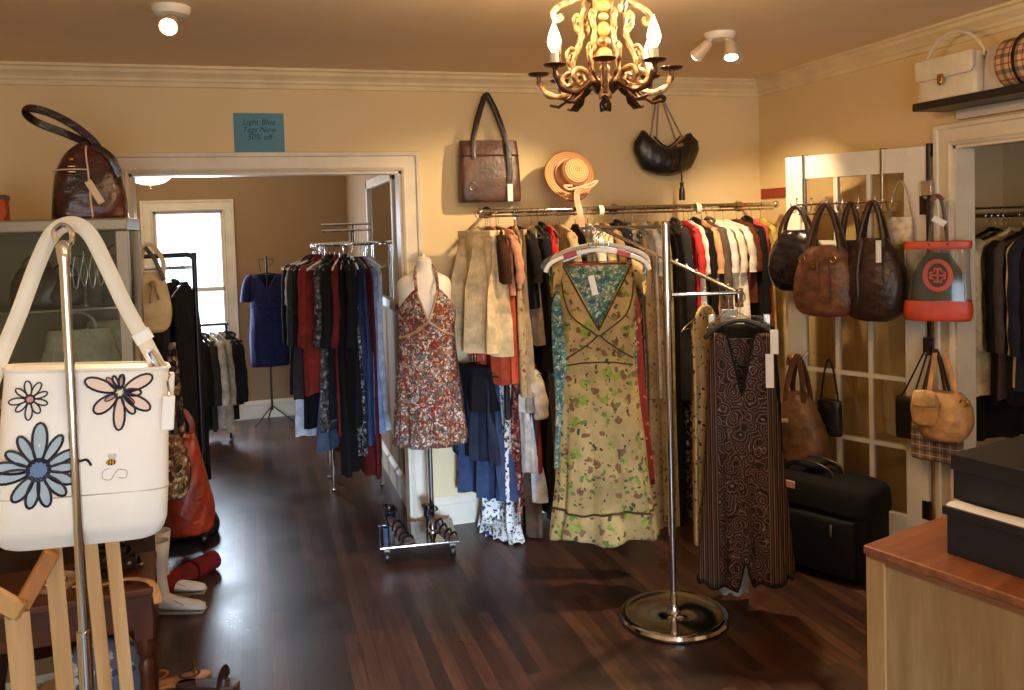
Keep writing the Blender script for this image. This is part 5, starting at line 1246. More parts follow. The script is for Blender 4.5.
# patent bag on top
p = at(90, 214, Y=KY0+.16); Dc = (Vector((p.x, p.y, KT))-EYEP).dot(cf)/850
PBR = leather((58, 28, 22), .16, .45, 8, .8)
t = thing('handbag', 'dark brown patent leather handbag with cream piping standing on the glass cabinet', 'handbag', (p.x, KY0+.17, KT), R(14))
sc_ = Dc
bw, bh_ = 34*sc_, 76*sc_
obj('body', bag_body(prof_s([(0, bw*.98, .075), (.008, bw*1.02, .085), (bh_*.3, bw*.98, .085), (bh_*.62, bw*.85, .075), (bh_*.86, bw*.58, .055), (bh_*.97, bw*.3, .035), (bh_*1.0, bw*.14, .02)], 5), p=.6, wr=.007, seed=2), PBR, t)
CRP = leather((206, 184, 148), .4, .08)
obj('piping', MB().tube(spline([(-.0*bw, -.094, .004), (-.04*bw, -.098, bh_*.3), (-.06*bw, -.088, bh_*.62), (-.08*bw, -.066, bh_*.86), (-.02*bw, -.03, bh_*.99)], 6), .0035, 6).tube(spline([(-bw*1.0, -.02, .004), (-bw*.99, -.02, bh_*.3), (-bw*.87, -.015, bh_*.62), (-bw*.6, -.01, bh_*.86)], 6), .003, 6), CRP, t)
obj('belt', MB().strap([(-bw*.9, -.03, bh_*.62), (-bw*.7, -.078, bh_*.63), (-bw*.4, -.086, bh_*.635), (-bw*.08, -.092, bh_*.63)], .022, .005, (0, 0, 1)), CRP, t)
obj('buckle', MB().tube([(-bw*.56, -.092, bh_*.6), (-bw*.38, -.095, bh_*.6), (-bw*.38, -.095, bh_*.67), (-bw*.56, -.092, bh_*.67)], .0035, 6, True, up=(0, 1, 0)).ball((-bw*.47, -.092, bh_*.76), .009, 10, 8), BRASS, t)
obj('leather_tag', MB().box(-.014, .014, -.004, .004, -.05, .05, Matrix.Translation((bw*.08, -.1, bh_*.34)) @ Matrix.Rotation(R(-28), 4, 'Y')), CRP, t, bevel=.004)
DKP = leather((34, 18, 18), .2)
obj('handle', MB().strap(spline([(bw*.35, -.04, bh_*.8), (bw*.2, -.04, bh_*.98), (-bw*.3, -.03, bh_*1.2), (-bw*.9, -.02, bh_*1.36), (-bw*1.4, -.01, bh_*1.42), (-bw*1.5, .02, bh_*1.36), (-bw*1.2, .05, bh_*1.26), (-bw*.5, .05, bh_*1.13), (0, .03, bh_*1.0), (bw*.2, .03, bh_*.85)], 6), .03, .02, (0, 1, 0)), DKP, t)
obj('handle_tab', MB().strap(spline([(bw*.1, -.05, bh_*.96), (bw*.55, -.07, bh_*.8), (bw*.8, -.07, bh_*.55)], 5), .03, .008, (0, 1, 0)), DKP, t)
p = at(3, 216, Y=KY0+.1)
t = thing('orange_box', 'small box with an orange pattern at the picture-side end of the cabinet top', 'box', (p.x-.03, KY0+.1, KT), R(5))
obj('body', MB().box(-.06, .045, -.05, .05, 0, .085), floral((168, 74, 40), ((60, 30, 20), (220, 150, 80)), 40, .35), t, bevel=.003, smooth=False)
obj('lid', MB().box(-.063, .048, -.053, .053, .08, .098), plain((70, 34, 22), .5), t, bevel=.002, smooth=False)

# ------------------------------------------------------------------ bags on the rolling rack
DKr = 4.95
def r_at(px, py, Y=DKr): p = at(px, py, Y=Y); return (p.x, p.y, p.z)
c = r_at(154, 333, 4.9); sc2 = (Vector(c)-EYEP).dot(cf)/850
t = thing('hobo_bag', 'cream hobo bag with a knotted front hanging by its strap at the rolling rack', 'handbag', c, R(20))
CRH = leather((206, 186, 146), .45, .12, 6, .5)
zt = 62*sc2; hw = 17*sc2
obj('body', bag_body(prof_s([(0, hw*.4, .02), (.015, hw*.8, .05), (zt*.3, hw*1.05, .07), (zt*.6, hw*.95, .06), (zt*.85, hw*.75, .045), (zt, hw*.5, .02)], 5), p=.85, wr=.006), CRH, t)
obj('knot', MB().ball((-.01, -.07, zt*.8), .018, 10, 8, (1.2, .7, 1)).tube(spline([(-.01, -.075, zt*.78), (-.03, -.082, zt*.5)], 4), .006, 6).tube(spline([(0, -.075, zt*.78), (.015, -.084, zt*.55)], 4), .006, 6), leather((170, 146, 106)), t)
zh = r_at(150, 246, 4.9)[2]-c[2]
obj('strap', MB().strap(spline([(-hw*.5, 0, zt*.9), (-hw*.5, 0, zt*1.2), (-.02, .03, zh), (.02, .03, zh), (hw*.7, 0, zt*1.15), (hw*.6, 0, zt*.85)], 6), .024, .005, (0, 1, 0)), CRH, t)
obj('dark_strap', MB().strap([(-.03, -.02, zh-.005), (.01, -.04, (zh+zt)*.5), (.05, -.06, zt*.85)], .022, .005, (0, 1, 0)), DKL, t, label='dark brown inner strap')
OLE = leather((138, 48, 24), .35, .25, 5, .6)
c = r_at(189, 531, 4.88); zt = 100*sc2; hw = 24*sc2
t = thing('leather_bag', 'large rust orange slouching leather bag at the foot of the rolling rack', 'handbag', (c[0], c[1], max(c[2], .1)), R(18))
obj('body', bag_body(prof_s([(0, hw*.75, .08), (.02, hw*.98, .11), (zt*.25, hw*1.05, .12), (zt*.5, hw*.85, .1), (zt*.8, hw*.6, .06), (zt, hw*.42, .03)], 5), p=.8, wr=.012, seed=4), OLE, t)
obj('strap', MB().strap(spline([(-hw*.35, 0, zt*.95), (-hw*.4, 0, zt*1.1), (0, .02, zt*1.22), (hw*.3, 0, zt*1.1), (hw*.3, 0, zt*.95)], 6), .03, .006, (0, 1, 0)), leather((120, 50, 28)), t)
c = r_at(171, 500, 4.62); 
t = thing('tapestry_bag', 'round cream and brown patterned bag in front of the rust orange bag', 'handbag', (c[0], c[1], c[2]), R(10))
zt = 62*sc2
obj('body', bag_body(prof_s([(0, .04, .02), (.02, .08, .04), (zt*.4, .105, .055), (zt*.8, .085, .045), (zt, .05, .02)], 5), p=.9, wr=.004), mottled(((150, 120, 84), (206, 190, 160), (60, 40, 34), (120, 70, 50)), 40, dist=.08), t)
obj('strap', MB().strap(spline([(-.04, 0, zt*.95), (-.04, .01, zt*1.3), (-.02, .02, zt*1.55), (.0, .02, zt*1.55), (.03, .0, zt*1.3), (.04, 0, zt*.95)], 6), .02, .004, (0, 1, 0)), leather((60, 42, 34)), t)
c = r_at(176, 438, 4.72)
t = thing('scarf', 'black and beige printed scarf hanging above the patterned bag', 'scarf', (c[0], c[1], c[2]), 0)
obj('fabric', bag_body(prof_s([(0, .05, .02), (.1, .045, .025), (.3, .035, .02), (.5, .02, .015)], 5), p=.9, wr=.006), mottled(((34, 28, 26), (170, 150, 120), (80, 60, 48)), 36), t)
c = r_at(185, 534, 4.8)
t = thing('duffel_bag', 'black low bag lying on the base of the rolling rack under the orange bag', 'handbag', (c[0]-.03, 5.12, .0), R(8))
obj('body', bag_body(prof_s([(0, .15, .07), (.01, .18, .09), (.07, .19, .1), (.12, .16, .08), (.13, .12, .05)], 4), p=.5, wr=.006), BKL, t)
obj('handle', MB().strap(arch(-.07, .07, .11, .05, -.02), .018, .005, (0, 1, 0)), BKL, t)
c = at(184, 586, Z=0)
t = thing('rolled_mat', 'dark red rolled fabric bundle lying on the floor beyond the white boots', 'fabric roll', (c.x, c.y, 0), R(52))
obj('roll', MB().loft([[(x, math.cos(2*PI*k/24)*.05*q, .05+math.sin(2*PI*k/24)*.05*q+.0) for k in range(24)] for x, q in ((-.22, .7), (-.215, .95), (-.1, 1), (.1, 1), (.215, .95), (.22, .7))]), cloth((98, 20, 20)), t)
obj('tie', MB().strap([(.05, math.cos(2*PI*k/20)*.052, .05+math.sin(2*PI*k/20)*.052) for k in range(20)], .02, .003, (1, 0, 0), True), cloth((60, 14, 14)), t)

# white boots
def boot(label, x, y, rz, h):
    t = thing('boot', label, 'shoe', (x, y, 0), rz, None)
    LW = leather((206, 200, 196), .5, .08, 6, .3)
    P = [((0, .0, .055), .038), ((0, .01, .12), .036), ((0, .012, .22), .042), ((0, .012, h), .048)]
    rings = []
    # toe to heel sections along -y, then the shaft rises
    secs = [(-.2, .012, .01, .02), (-.19, .03, .024, .03), (-.16, .04, .034, .038), (-.11, .043, .045, .05), (-.06, .038, .06, .068), (-.02, .036, .08, .09)]
    for y_, hw_, hh, top in secs:
        rings.append([(hw_*math.cos(2*PI*k/20), y_, .012+hh*(.5+.5*math.sin(2*PI*k/20))+(top-hh)*(0)) for k in range(20)])
    obj('foot', MB().loft(rings+[[(.034*math.cos(2*PI*k/20), .045, .012+.09*(.5+.5*math.sin(2*PI*k/20))) for k in range(20)], [(.018*math.cos(2*PI*k/20), .06, .02+.06*(.5+.5*math.sin(2*PI*k/20))) for k in range(20)]]), LW, t)
    sh_ = []
    for z, a, b_, yo in ((.045, .035, .05, .01), (.1, .034, .046, .014), (.16, .037, .045, .02), (h*.75, .046, .055, .018), (h, .05, .06, .015)):
        sh_.append([(a*math.cos(2*PI*k/24), yo+b_*math.sin(2*PI*k/24), z) for k in range(24)])
    obj('shaft', MB().loft(sh_, True, False), LW, t, solid=.004)
    obj('sole', MB().prism([(-.2, .0), (.065, .0), (.065, .012), (-.2, .012)], -.034, .034, Matrix.Rotation(R(90), 4, 'Z') @ Matrix.Scale(1, 4)), plain((150, 130, 112), .6), t, bevel=.004)
    obj('stitching', MB().tube([(.044*math.cos(a), -.1+.1*math.sin(a)*.6-.02, .052+.014*math.sin(a)) for a in [R(180*k/12) for k in range(13)]], .0014, 5), plain((120, 96, 84), .6), t)
    return t
c = at(162, 612, Z=0); boot('tall white stitched boot nearest the wooden table', c.x, c.y, R(72), .33)
c = at(165, 596, Z=0); boot('tall white stitched boot, the farther of the pair beside the wooden table', c.x-.01, c.y+.02, R(78), .31)

# ------------------------------------------------------------------ foreground: table, easel, stand with the white bag
tb_ = at(153, 588, Z=.6)
TW = wood((58, 30, 18), (98, 54, 32), 0, .8, .35, .5); TW2 = wood((60, 32, 20), (96, 54, 34), 2, .8, .35, .5)
t = thing('side_table', 'dark wooden side table with turned legs behind the wooden easel', 'table', (tb_.x-.2, tb_.y+.0, 0), R(4))
obj('tabletop', MB().box(-.36, .2, -.01, .33, .575, .6), wood((72, 40, 24), (108, 66, 42), 0, .8, .3, .5), t, bevel=.005, smooth=False)
obj('apron', MB().box(-.34, .18, .02, .31, .46, .575), TW, t, smooth=False)
lp = [(0, 0), (.014, 0), (.018, .02), (.024, .05), (.015, .08), (.022, .12), (.026, .2), (.018, .3), (.024, .34), (.014, .36), (.024, .38), (.026, .4), (.022, .43)]
for x in (-.31, .165):
    for y in (.03, .29):
        obj('leg', MB().lathe(lp, 20, loc=(x, y, 0)).box(x-.027, x+.027, y-.027, y+.027, .43, .575), TW2, t)
t0 = t.location
def on_table(dx, dy): v = Matrix.Rotation(R(4), 3, 'Z') @ Vector((dx, dy, 0)); return (t0.x+v.x, t0.y+v.y, .6)
bl = thing('belt', 'black studded belt coiled on the dark wooden side table', 'belt', on_table(.06, .17), 0)
cb = []
for k in range(90): a = k*.35; r_ = .09-.0007*k; cb.append((math.cos(a)*r_*1.1, math.sin(a)*r_*.8, .018+.0011*k+.006*math.sin(k*.9)))
obj('strap', MB().strap(cb, .03, .005, (1, 0, .01)), BKL, bl)
for k in range(0, 88, 8): obj('stud', MB().ball(cb[k], .0085, 8, 6), STEEL, bl)
bl = thing('belt', 'tan leather belt with a dark buckle hanging over the edge of the side table', 'belt', on_table(.1, .02), 0)
obj('strap', MB().strap(spline([(-.14, .06, .008), (-.06, .03, .012), (.0, .04, .016), (.06, .03, .012), (.1, .0, -.0), (.115, -.03, -.05)], 6), .026, .006, (0, .2, 1)), leather((190, 150, 104), .4), bl)
obj('buckle', MB().tube([(-.07, .0, .014), (-.03, .0, .014), (-.03, .05, .018), (-.07, .05, .018)], .004, 6, True), STEEL, bl)
bl = thing('jewelry_tray', 'small cream tray of silver jewelry on the side table', 'tray', on_table(-.1, .14), R(12))
obj('tray', MB().lathe([(0, 0), (.06, 0), (.075, .02), (.072, .02), (.058, .006), (0, .006)], 30), plain((200, 170, 130), .5), bl)
for k in range(6): obj('silver_bead', MB().ball((.03*math.cos(k), .03*math.sin(k), .016), .011, 10, 8), CHROME, bl)
t = thing('storage_bag', 'pale blue patterned plastic bag on the floor under the side table', 'bag', (t0.x+.02, t0.y+.14, 0), R(6))
obj('body', bag_body(prof_s([(0, .1, .07), (.02, .12, .09), (.25, .12, .09), (.36, .1, .05), (.4, .07, .02)], 4), p=.7, wr=.01), floral((96, 112, 140), ((180, 190, 200), (60, 76, 110)), 18, .4), t)

# wooden easel-like rack (pale slats), close to the camera
PINE = wood((176, 138, 88), (206, 170, 120), 2, .7, .5); PINE2 = wood((160, 104, 52), (190, 130, 70), 2, .7, .5)
eD = 1.62
E0 = at(45, 690, D=eD)
es = thing('wooden_rack', 'pale pine slatted folding rack standing below the white handbag', 'rack', (E0.x, E0.y, 0), rz_cam(E0))
Mi = Matrix.Rotation(-rz_cam(E0), 3, 'Z')
def el(px, py, D=eD): p = at(px, py, D=D); v = Mi @ Vector((p.x-E0.x, p.y-E0.y, 0)); return Vector((v.x, v.y, p.z))
def slat(name, a, b_, wd, th, mat=PINE, up=(0, 1, 0)):
    a, b_ = Vector(a), Vector(b_); return obj(name, MB().sweep([a, b_], [(-wd/2, -th/2), (wd/2, -th/2), (wd/2, th/2), (-wd/2, th/2)], up), mat, es, smooth=False, bevel=.002)
def down(p, z=.0, lean=.02): return Vector((p.x+lean*(p.z-z), p.y, z))
px_ = eD/850
a = el(17, 612); slat('front_leg', a+Vector((0, 0, .0)), down(a, .0, .03), 22*px_, .022)
a = el(52, 540, eD+.06); slat('front_leg', a, down(a, 0, .03), 17*px_, .022)
b_ = el(-40, 560, eD-.0); slat('side_rail', el(-60, 566), el(22, 612, eD-.012), 17*px_, .022)
slat('diagonal_brace', el(22, 606, eD+.01), el(52, 552, eD+.03), 15*px_, .022, PINE2)
for x, D_ in ((90, eD+.12), (112, eD+.14)):
    a = el(x-1, 545, D_); slat('rear_leg', a+Vector((0, 0, .06)), down(a, 0, .045), 14*px_, .02)
slat('top_rail', el(46, 528, eD+.07), el(118, 526, eD+.15), .03, .03)
obj('screw', MB().lathe([(0, 0), (.007, 0), (.006, .002), (0, .003)], 12, M=Matrix.Translation(el(10, 616, eD-.018)) @ Matrix.Rotation(R(90), 4, 'X')), STEEL, es)
slat('low_rail', el(5, 760, eD), el(125, 760, eD+.12), .04, .02)

# magazine and black brush under the bag
m_ = thing('storage_box', 'green and cream printed carton on the floor behind the pine slats', 'box', tuple(at(40, 690, D=2.9).xy)+(0,), R(10))
bz_ = at(40, 668, D=2.9).z
obj('body', MB().box(-.09, .09, -.06, .06, 0, max(.1, bz_)), mottled(((150, 160, 120), (196, 188, 150), (176, 120, 70)), 14), m_, bevel=.003, smooth=False)
obj('lid', MB().box(-.094, .094, -.064, .064, max(.1, bz_)-.02, max(.1, bz_)+.004), plain((186, 184, 160), .6), m_, bevel=.002, smooth=False)

# chrome bag stand
SD_ = 1.42
S1, S2 = at(64, 258, D=SD_), at(84, 690, D=SD_)
bs = thing('bag_stand', 'slim chrome bag stand with a ring top holding the white flowered handbag', 'stand', (S1.x, S1.y, 0), rz_cam(S1))
top = S1.z; sr = at(63, 232, D=SD_).z
obj('pole', MB().tube([(0, 0, .02), (0, 0, 1.05)], .0118, 16), CHROME, bs)
obj('pole', MB().tube([(0, 0, 1.03), (0, 0, top)], .0082, 14), CHROME, bs, label='thinner upper part of the chrome pole')
obj('ring_holder', MB().lathe([(0, top-.01), (.009, top-.01), (.012, top+.02), (.006, top+.03), (0, top+.03)], 16).tube(spline([(0, 0, top+.025), (.012, 0, sr-.018), (.013, 0, sr), (0, 0, sr+.012), (-.013, 0, sr), (-.01, 0, sr-.016)], 5), .0045, 8), CHROME, bs)
obj('base', MB().lathe([(0, 0), (.15, 0), (.155, .006), (.14, .016), (.03, .024), (.015, .04), (0, .04)], 40), CHROME, bs)

# the white flowered handbag
WD = SD_+.022
w0, w1 = at(2, 460, D=WD), at(162, 460, D=WD)
wb_ = at(82, 552, D=WD); wt_ = at(82, 371, D=WD)
wr_ = rz_cam(wb_)
WL = leather((244, 242, 234), .42, .03, 5, .12)
wb_ = at(83, 551, D=WD)
hb_ = thing('handbag', 'large white handbag with painted flowers and a bee hanging on the chrome stand', 'handbag', (wb_.x-math.sin(wr_)*.0585, wb_.y+math.cos(wr_)*.0585, wb_.z), wr_)
Wh = (w1-w0).length/2; Hh = wt_.z-wb_.z
rings = []
outl = [(0, .80), (.012, .88), (.03, .93), (.07, .975), (.13, 1.0), (.3, 1.0), (.6, .975), (.85, .955), (1, .945)]
for z, k in outl:
    rings.append([(math.copysign(abs(math.cos(2*PI*j/56))**.28, math.cos(2*PI*j/56))*Wh*k, math.copysign(abs(math.sin(2*PI*j/56))**.5, math.sin(2*PI*j/56))*(.012+.045*min(1, z*5+.35)*(1-.35*max(0, z-.6)/.4)), z*Hh) for j in range(56)])
obj('body', MB().loft(rings), WL, hb_)
fy = lambda z: -(.012+.045*min(1, z/Hh*5+.35)*(1-.35*max(0, z/Hh-.6)/.4))-.0012
obj('rim', MB().tube([(math.copysign(abs(math.cos(2*PI*j/56))**.28, math.cos(2*PI*j/56))*Wh*.948, math.copysign(abs(math.sin(2*PI*j/56))**.5, math.sin(2*PI*j/56))*.0425, Hh) for j in range(56)], .0035, 6, True), WL, hb_)
zs = Hh*(552-496)/181
obj('base_seam', MB().tube([(math.cos(2*PI*j/56)*0+math.copysign(abs(math.cos(2*PI*j/56))**.28, math.cos(2*PI*j/56))*Wh*1.002, math.copysign(abs(math.sin(2*PI*j/56))**.5, math.sin(2*PI*j/56))*.0575, zs) for j in range(56)], .0012, 5, True), leather((206, 198, 180)), hb_)
hb_.rotation_euler = (0, R(4.8), wr_)
INKB = plain((24, 24, 40), .5, name='black_paint'); 
u_ = 2*Wh/160
def bp_(px, py, o=0.0):  # photo pixel -> local point on the front face
    x = (px-82)*u_; z = (552-py)*Hh/181; return Vector((x, fy(z)-o, z))
def flower(cx, cy, petals, core, fill, pc, stroke=.0016, name='painted_flower'):
    """petals: (angle, length px, width px)"""
    fm, im = MB(), MB()
    for ang, ln, wd in petals:
        a = R(ang); dx, dy = math.cos(a), -math.sin(a); nx, ny = -dy, dx; pts = []
        for k in range(17):
            s = k/16*2*PI; l_ = core*.8+(ln-core*.8)*(.5-.5*math.cos(s)); ww = wd*math.sin(s)*(.72+.3*(.5-.5*math.cos(s)))*.5
            pts.append(bp_(cx+dx*l_+nx*ww, cy+dy*l_+ny*ww, .0008))
        im.tube([tuple(v) for v in pts[:-1]], stroke, 5, True, up=(0, 1, .01))
        b0 = len(fm.v); fm.v += [tuple(v+Vector((0, .0005, 0))) for v in pts[:-1]]; fm.f.append(tuple(range(b0, b0+16)))
    if fill: f = obj(name, fm, fill, hb_, smooth=False, label='flower petals painted on the bag front'); 
    else: f = None
    o = obj('painted_outline', im, INKB, f or hb_)
    if pc:
        mb = MB(); b0 = 0; ring = [tuple(bp_(cx+core*math.cos(2*PI*k/20), cy+core*1.1*math.sin(2*PI*k/20), .0014)) for k in range(20)]
        mb.v += ring; mb.f.append(tuple(range(20))); obj('flower_centre', mb, pc, f or hb_, smooth=False)
        obj('painted_outline', MB().tube(ring, stroke*.9, 5, True, up=(0, 1, .01)), INKB, f or hb_)
BLF = plain((168, 192, 208), .5, name='pale_blue_paint'); BLC = plain((92, 124, 170), .5, name='blue_paint'); PKF = plain((238, 214, 200), .5, name='pale_pink_paint'); PKD = plain((206, 132, 138), .5, name='pink_paint'); WHF = plain((232, 226, 214), .5, name='white_paint')
flower(40, 467, [(90, 46, 15), (60, 38, 11), (28, 36, 11), (2, 34, 11), (-25, 34, 12), (-48, 36, 12), (-76, 38, 12), (-100, 38, 12), (-125, 36, 13), (-168, 38, 14), (172, 38, 13), (146, 34, 11), (118, 38, 11)], 10, BLF, BLC, .0022)
flower(30, 398, [(100, 18, 7), (62, 18, 7), (22, 16, 6), (-18, 16, 6), (-58, 16, 7), (-92, 20, 7), (-135, 16, 6), (-172, 18, 7), (140, 16, 6)], 4, WHF, PKD, .0013)
flower(110, 394, [(158, 35, 14), (28, 34, 14), (-32, 34, 13), (-58, 26, 9), (-90, 38, 12), (-140, 30, 15), (112, 18, 5), (85, 18, 6), (-2, 20, 8)], 5, PKF, WHF, .002)
flower(110, 394, [(130, 20, 6), (88, 16, 6), (-40, 18, 5), (-150, 16, 5), (10, 14, 5)], 3, PKD, None, .001, 'inner_petals')
obj('painted_leaf_stroke', MB().tube([tuple(v) for v in spline([bp_(76, 461, .001), bp_(82, 460, .001), bp_(86, 466, .001)], 5)], .0022, 5, up=(0, 1, .01)), INKB, hb_)
BEE = stripes(((216, 168, 60), (50, 40, 30)), 230, 0, 'bee_stripes')
bee = obj('bee', MB().ball(bp_(104, 464, .002), .0062, 14, 8, (1.25, .4, .85)), BEE, hb_, label='small yellow and black embroidered bee')
obj('bee_wing', MB().ball(bp_(103, 458, .0012), .005, 10, 6, (.6, .2, 1), Matrix.Rotation(R(-20), 3, 'Y').to_4x4()).ball(bp_(107, 458, .0012), .005, 10, 6, (.6, .2, 1)), plain((214, 212, 206), .4), bee)
obj('bee_trail', MB().tube([tuple(bp_(*q, .0006)) for q in spline([(103, 470), (97, 473), (97, 480), (104, 482), (108, 476), (112, 472), (119, 474), (118, 481), (111, 480)], 5) for q in [q.xy]] if False else [tuple(bp_(v.x, v.y, .0006)) for v in spline([(103, 470, 0), (97, 473, 0), (97, 480, 0), (104, 482, 0), (108, 476, 0), (112, 472, 0), (119, 474, 0), (118, 481, 0), (111, 480, 0)], 5)], .0006, 5, up=(0, 1, .01)), plain((176, 168, 150), .5), hb_)
# strap over the ring
def hp_(px, py, o=.0): x = (px-82)*u_; z = (552-py)*Hh/181; return (x, o, z)
stp = spline([hp_(-14, 420, -.0), hp_(2, 362, -.0), hp_(16, 318, -.0), hp_(32, 262, -.002), hp_(44, 233, -.004), hp_(60, 223, -.006), hp_(76, 232, -.006), hp_(92, 262, -.006), hp_(112, 305, -.006), hp_(134, 346, -.006), hp_(152, 380, -.004)], 7)
obj('shoulder_strap', MB().strap(stp, .026, .009, (0, 1, 0)), leather((226, 216, 192), .4, .05, 5, .12), hb_)
obj('strap_keeper', MB().strap([hp_(128, 334, -.006), hp_(134, 344, -.006)], .032, .014, (0, 1, 0)), WL, hb_)
obj('strap_end', MB().strap(spline([hp_(140, 352, -.012), hp_(141, 366, -.014), hp_(146, 380, -.014), hp_(152, 392, -.012)], 4), .018, .006, (0, 1, 0)), WL, hb_)
obj('buckle', MB().tube([hp_(*q, -.02) for q in ((137, 356), (140, 353), (148, 366), (158, 380), (156, 386), (150, 384), (142, 370))], .0032, 8, True, up=(0, 1, .01)), CHROME, hb_)
obj('side_tab', MB().box(-.014, .014, -.006, .006, -.05, .0, Matrix.Translation(hp_(156, 378, -.005))), WL, hb_, bevel=.003)
obj('leather_fob', MB().box(-.011, .011, -.003, .003, -.062, .0, Matrix.Translation(hp_(156, 398, -.056))), WL, hb_, bevel=.003)
obj('fob_clip', MB().tube([hp_(155, 384, -.045), hp_(156, 392, -.055), hp_(156, 400, -.057)], .002, 6), CHROME, hb_)
# dark flat sandal on the floor
def sandal(label, x, y, rz, mat, mat2):
    t = thing('sandal', label, 'shoe', (x, y, 0), rz)
    outl = [(-.12, .012), (-.1, .032), (-.05, .04), (0, .034), (.06, .03), (.1, .03), (.12, .015)]
    pts = [(b_, a_) for a_, b_ in outl]+[(-b_, a_) for a_, b_ in reversed(outl)]
    vs = [(p[0], p[1], z) for z in (0, .014) for p in pts]; n = len(pts)
    obj('sole', MB().add(vs, [tuple(range(n)), tuple(range(2*n-1, n-1, -1))]+[(i, n+i, n+(i+1) % n, (i+1) % n) for i in range(n)]), mat, t, bevel=.003)
    obj('toe_strap', MB().strap([(math.cos(PI*k/10)*.04, -.06, .012+math.sin(PI*k/10)*.04) for k in range(11)], .05, .004, (0, 1, 0)), mat2, t)
    obj('ankle_strap', MB().strap([(math.cos(2*PI*k/16)*.034, .07+math.sin(2*PI*k/16)*.035, .05) for k in range(16)], .012, .003, (0, 0, 1), True), mat2, t)
c = at(178, 683, Z=0); sandal('flat tan sandal on the floor nearest the side table leg', c.x, c.y, R(100), leather((176, 124, 76)), leather((150, 100, 60)))
c = at(208, 686, Z=0); sandal('flat dark brown sandal lying beside the tan one on the floor', c.x, c.y, R(70), leather((70, 48, 38)), leather((50, 34, 28)))

# ------------------------------------------------------------------ ceiling lamps
def spotlamp(name, label, px, py, heads):
    p = at(px, py, Z=H-.004); t = thing(name, label, 'ceiling light', (p.x, p.y, H))
    obj('canopy', MB().lathe([(0, 0), (.072, 0), (.072, -.012), (.06, -.03), (.0, -.034)], 36), WHITE, t)
    for i, (hx, hy, dx, dy, dz, en, lit) in enumerate(heads):
        d = Vector((dx, dy, dz)).normalized(); o = Vector((hx, hy, -.06))
        ax = d.to_track_quat('Z', 'Y').to_matrix().to_4x4()
        obj('swivel_arm', MB().tube([(hx*.6, hy*.6, -.03), (hx, hy, -.045), tuple(o)], .006, 8), WHITE, t)
        sh = obj('lamp_head', MB().lathe([(0, -.025), (.014, -.025), (.024, -.01), (.028, .03), (.034, .07), (.032, .07), (.024, .02), (0, .0)], 26, loc=o, M=ax), plain((206, 186, 156), .35, name='lamp_shell'), t)
        b_ = obj('bulb', MB().ball(o+d*(.06), .029, 16, 10, (1, 1, .8), ax), emit((255, 226, 180), 14 if lit else 3.0, 'lit_bulb' if lit else 'dim_bulb'), t)
        L = bpy.data.lights.new('spot_beam', 'SPOT'); L.energy = en; L.color = (1, .72, .42); L.spot_size = R(80 if lit else 70); L.spot_blend = .7; L.shadow_soft_size = .03
        lo_ = bpy.data.objects.new('spot_beam', L); C.objects.link(lo_); lo_.parent = t; lo_.location = o+d*.1; lo_.rotation_euler = d.to_track_quat('-Z', 'Y').to_euler()
    return t
spotlamp('spotlight', 'single-head white ceiling spotlight over the rear doorway side of the shop', 171, 8, [(.0, -.03, -.1, -1.0, -.6, 110, 1)])
spotlamp('spotlight', 'two-head white ceiling spotlight above the clothes rail', 720, 34, [(-.075, .0, -.75, .9, -1.0, 110, 0), (.03, -.04, -.22, -.42, -1.2, 190, 1), (.085, .02, .73, .8, -1.15, 95, 0)])
# flush bowl lamp in the rear room
p = at(150, 180, Y=6.6)
t = thing('ceiling_lamp', 'white glass bowl ceiling lamp in the rear room seen under the doorway head', 'ceiling light', (p.x, 6.6, H))
zb_ = p.z-H
obj('stem', MB().tube([(0, 0, 0), (0, 0, zb_+.03)], .012, 10).lathe([(0, 0), (.06, 0), (.05, -.02), (0, -.025)], 24), BRASS, t)
obj('bowl', MB().lathe([(.0, zb_-.035), (.05, zb_-.033), (.1, zb_-.018), (.135, zb_+.008), (.15, zb_+.04), (.145, zb_+.04), (.1, zb_-.008), (0, zb_-.025)], 40), emit((255, 246, 226), 2.6, 'lit_glass_bowl'), t)
obj('finial', MB().lathe([(0, zb_-.06), (.006, zb_-.058), (.01, zb_-.048), (.004, zb_-.036), (0, zb_-.034)], 12), BRASS, t)
L = bpy.data.lights.new('bowl_light', 'POINT'); L.energy = 14; L.color = (1, .8, .55); L.shadow_soft_size = .08
lo_ = bpy.data.objects.new('bowl_light', L); C.objects.link(lo_); lo_.parent = t; lo_.location = (0, 0, zb_+.12)

for X_, Y_, en, lb in ((.3, -1.1, 20, 'added white glass bowl ceiling lamp, out of view over the aisle'), (2.0, -.6, 26, 'added white glass bowl ceiling lamp, out of view toward the counter')):
    t = thing('ceiling_lamp', lb, 'ceiling light', (X_, Y_, H))  # unseen lamps added as warm fill from behind the camera
    obj('rose', MB().lathe([(0, 0), (.07, 0), (.06, -.02), (0, -.025)], 24), BRASS, t)
    obj('bowl', MB().lathe([(0, -.16), (.06, -.155), (.12, -.13), (.15, -.08), (.145, -.08), (.11, -.12), (0, -.145)], 36), emit((255, 232, 196), 4, 'lit_glass_bowl'), t)
    obj('stem', MB().tube([(0, 0, 0), (0, 0, -.15)], .008, 8), BRASS, t)
    L = bpy.data.lights.new('bowl_light', 'POINT'); L.energy = en; L.color = (1, .72, .42); L.shadow_soft_size = .1
    lo_ = bpy.data.objects.new('bowl_light', L); C.objects.link(lo_); lo_.parent = t; lo_.location = (0, 0, -.28)
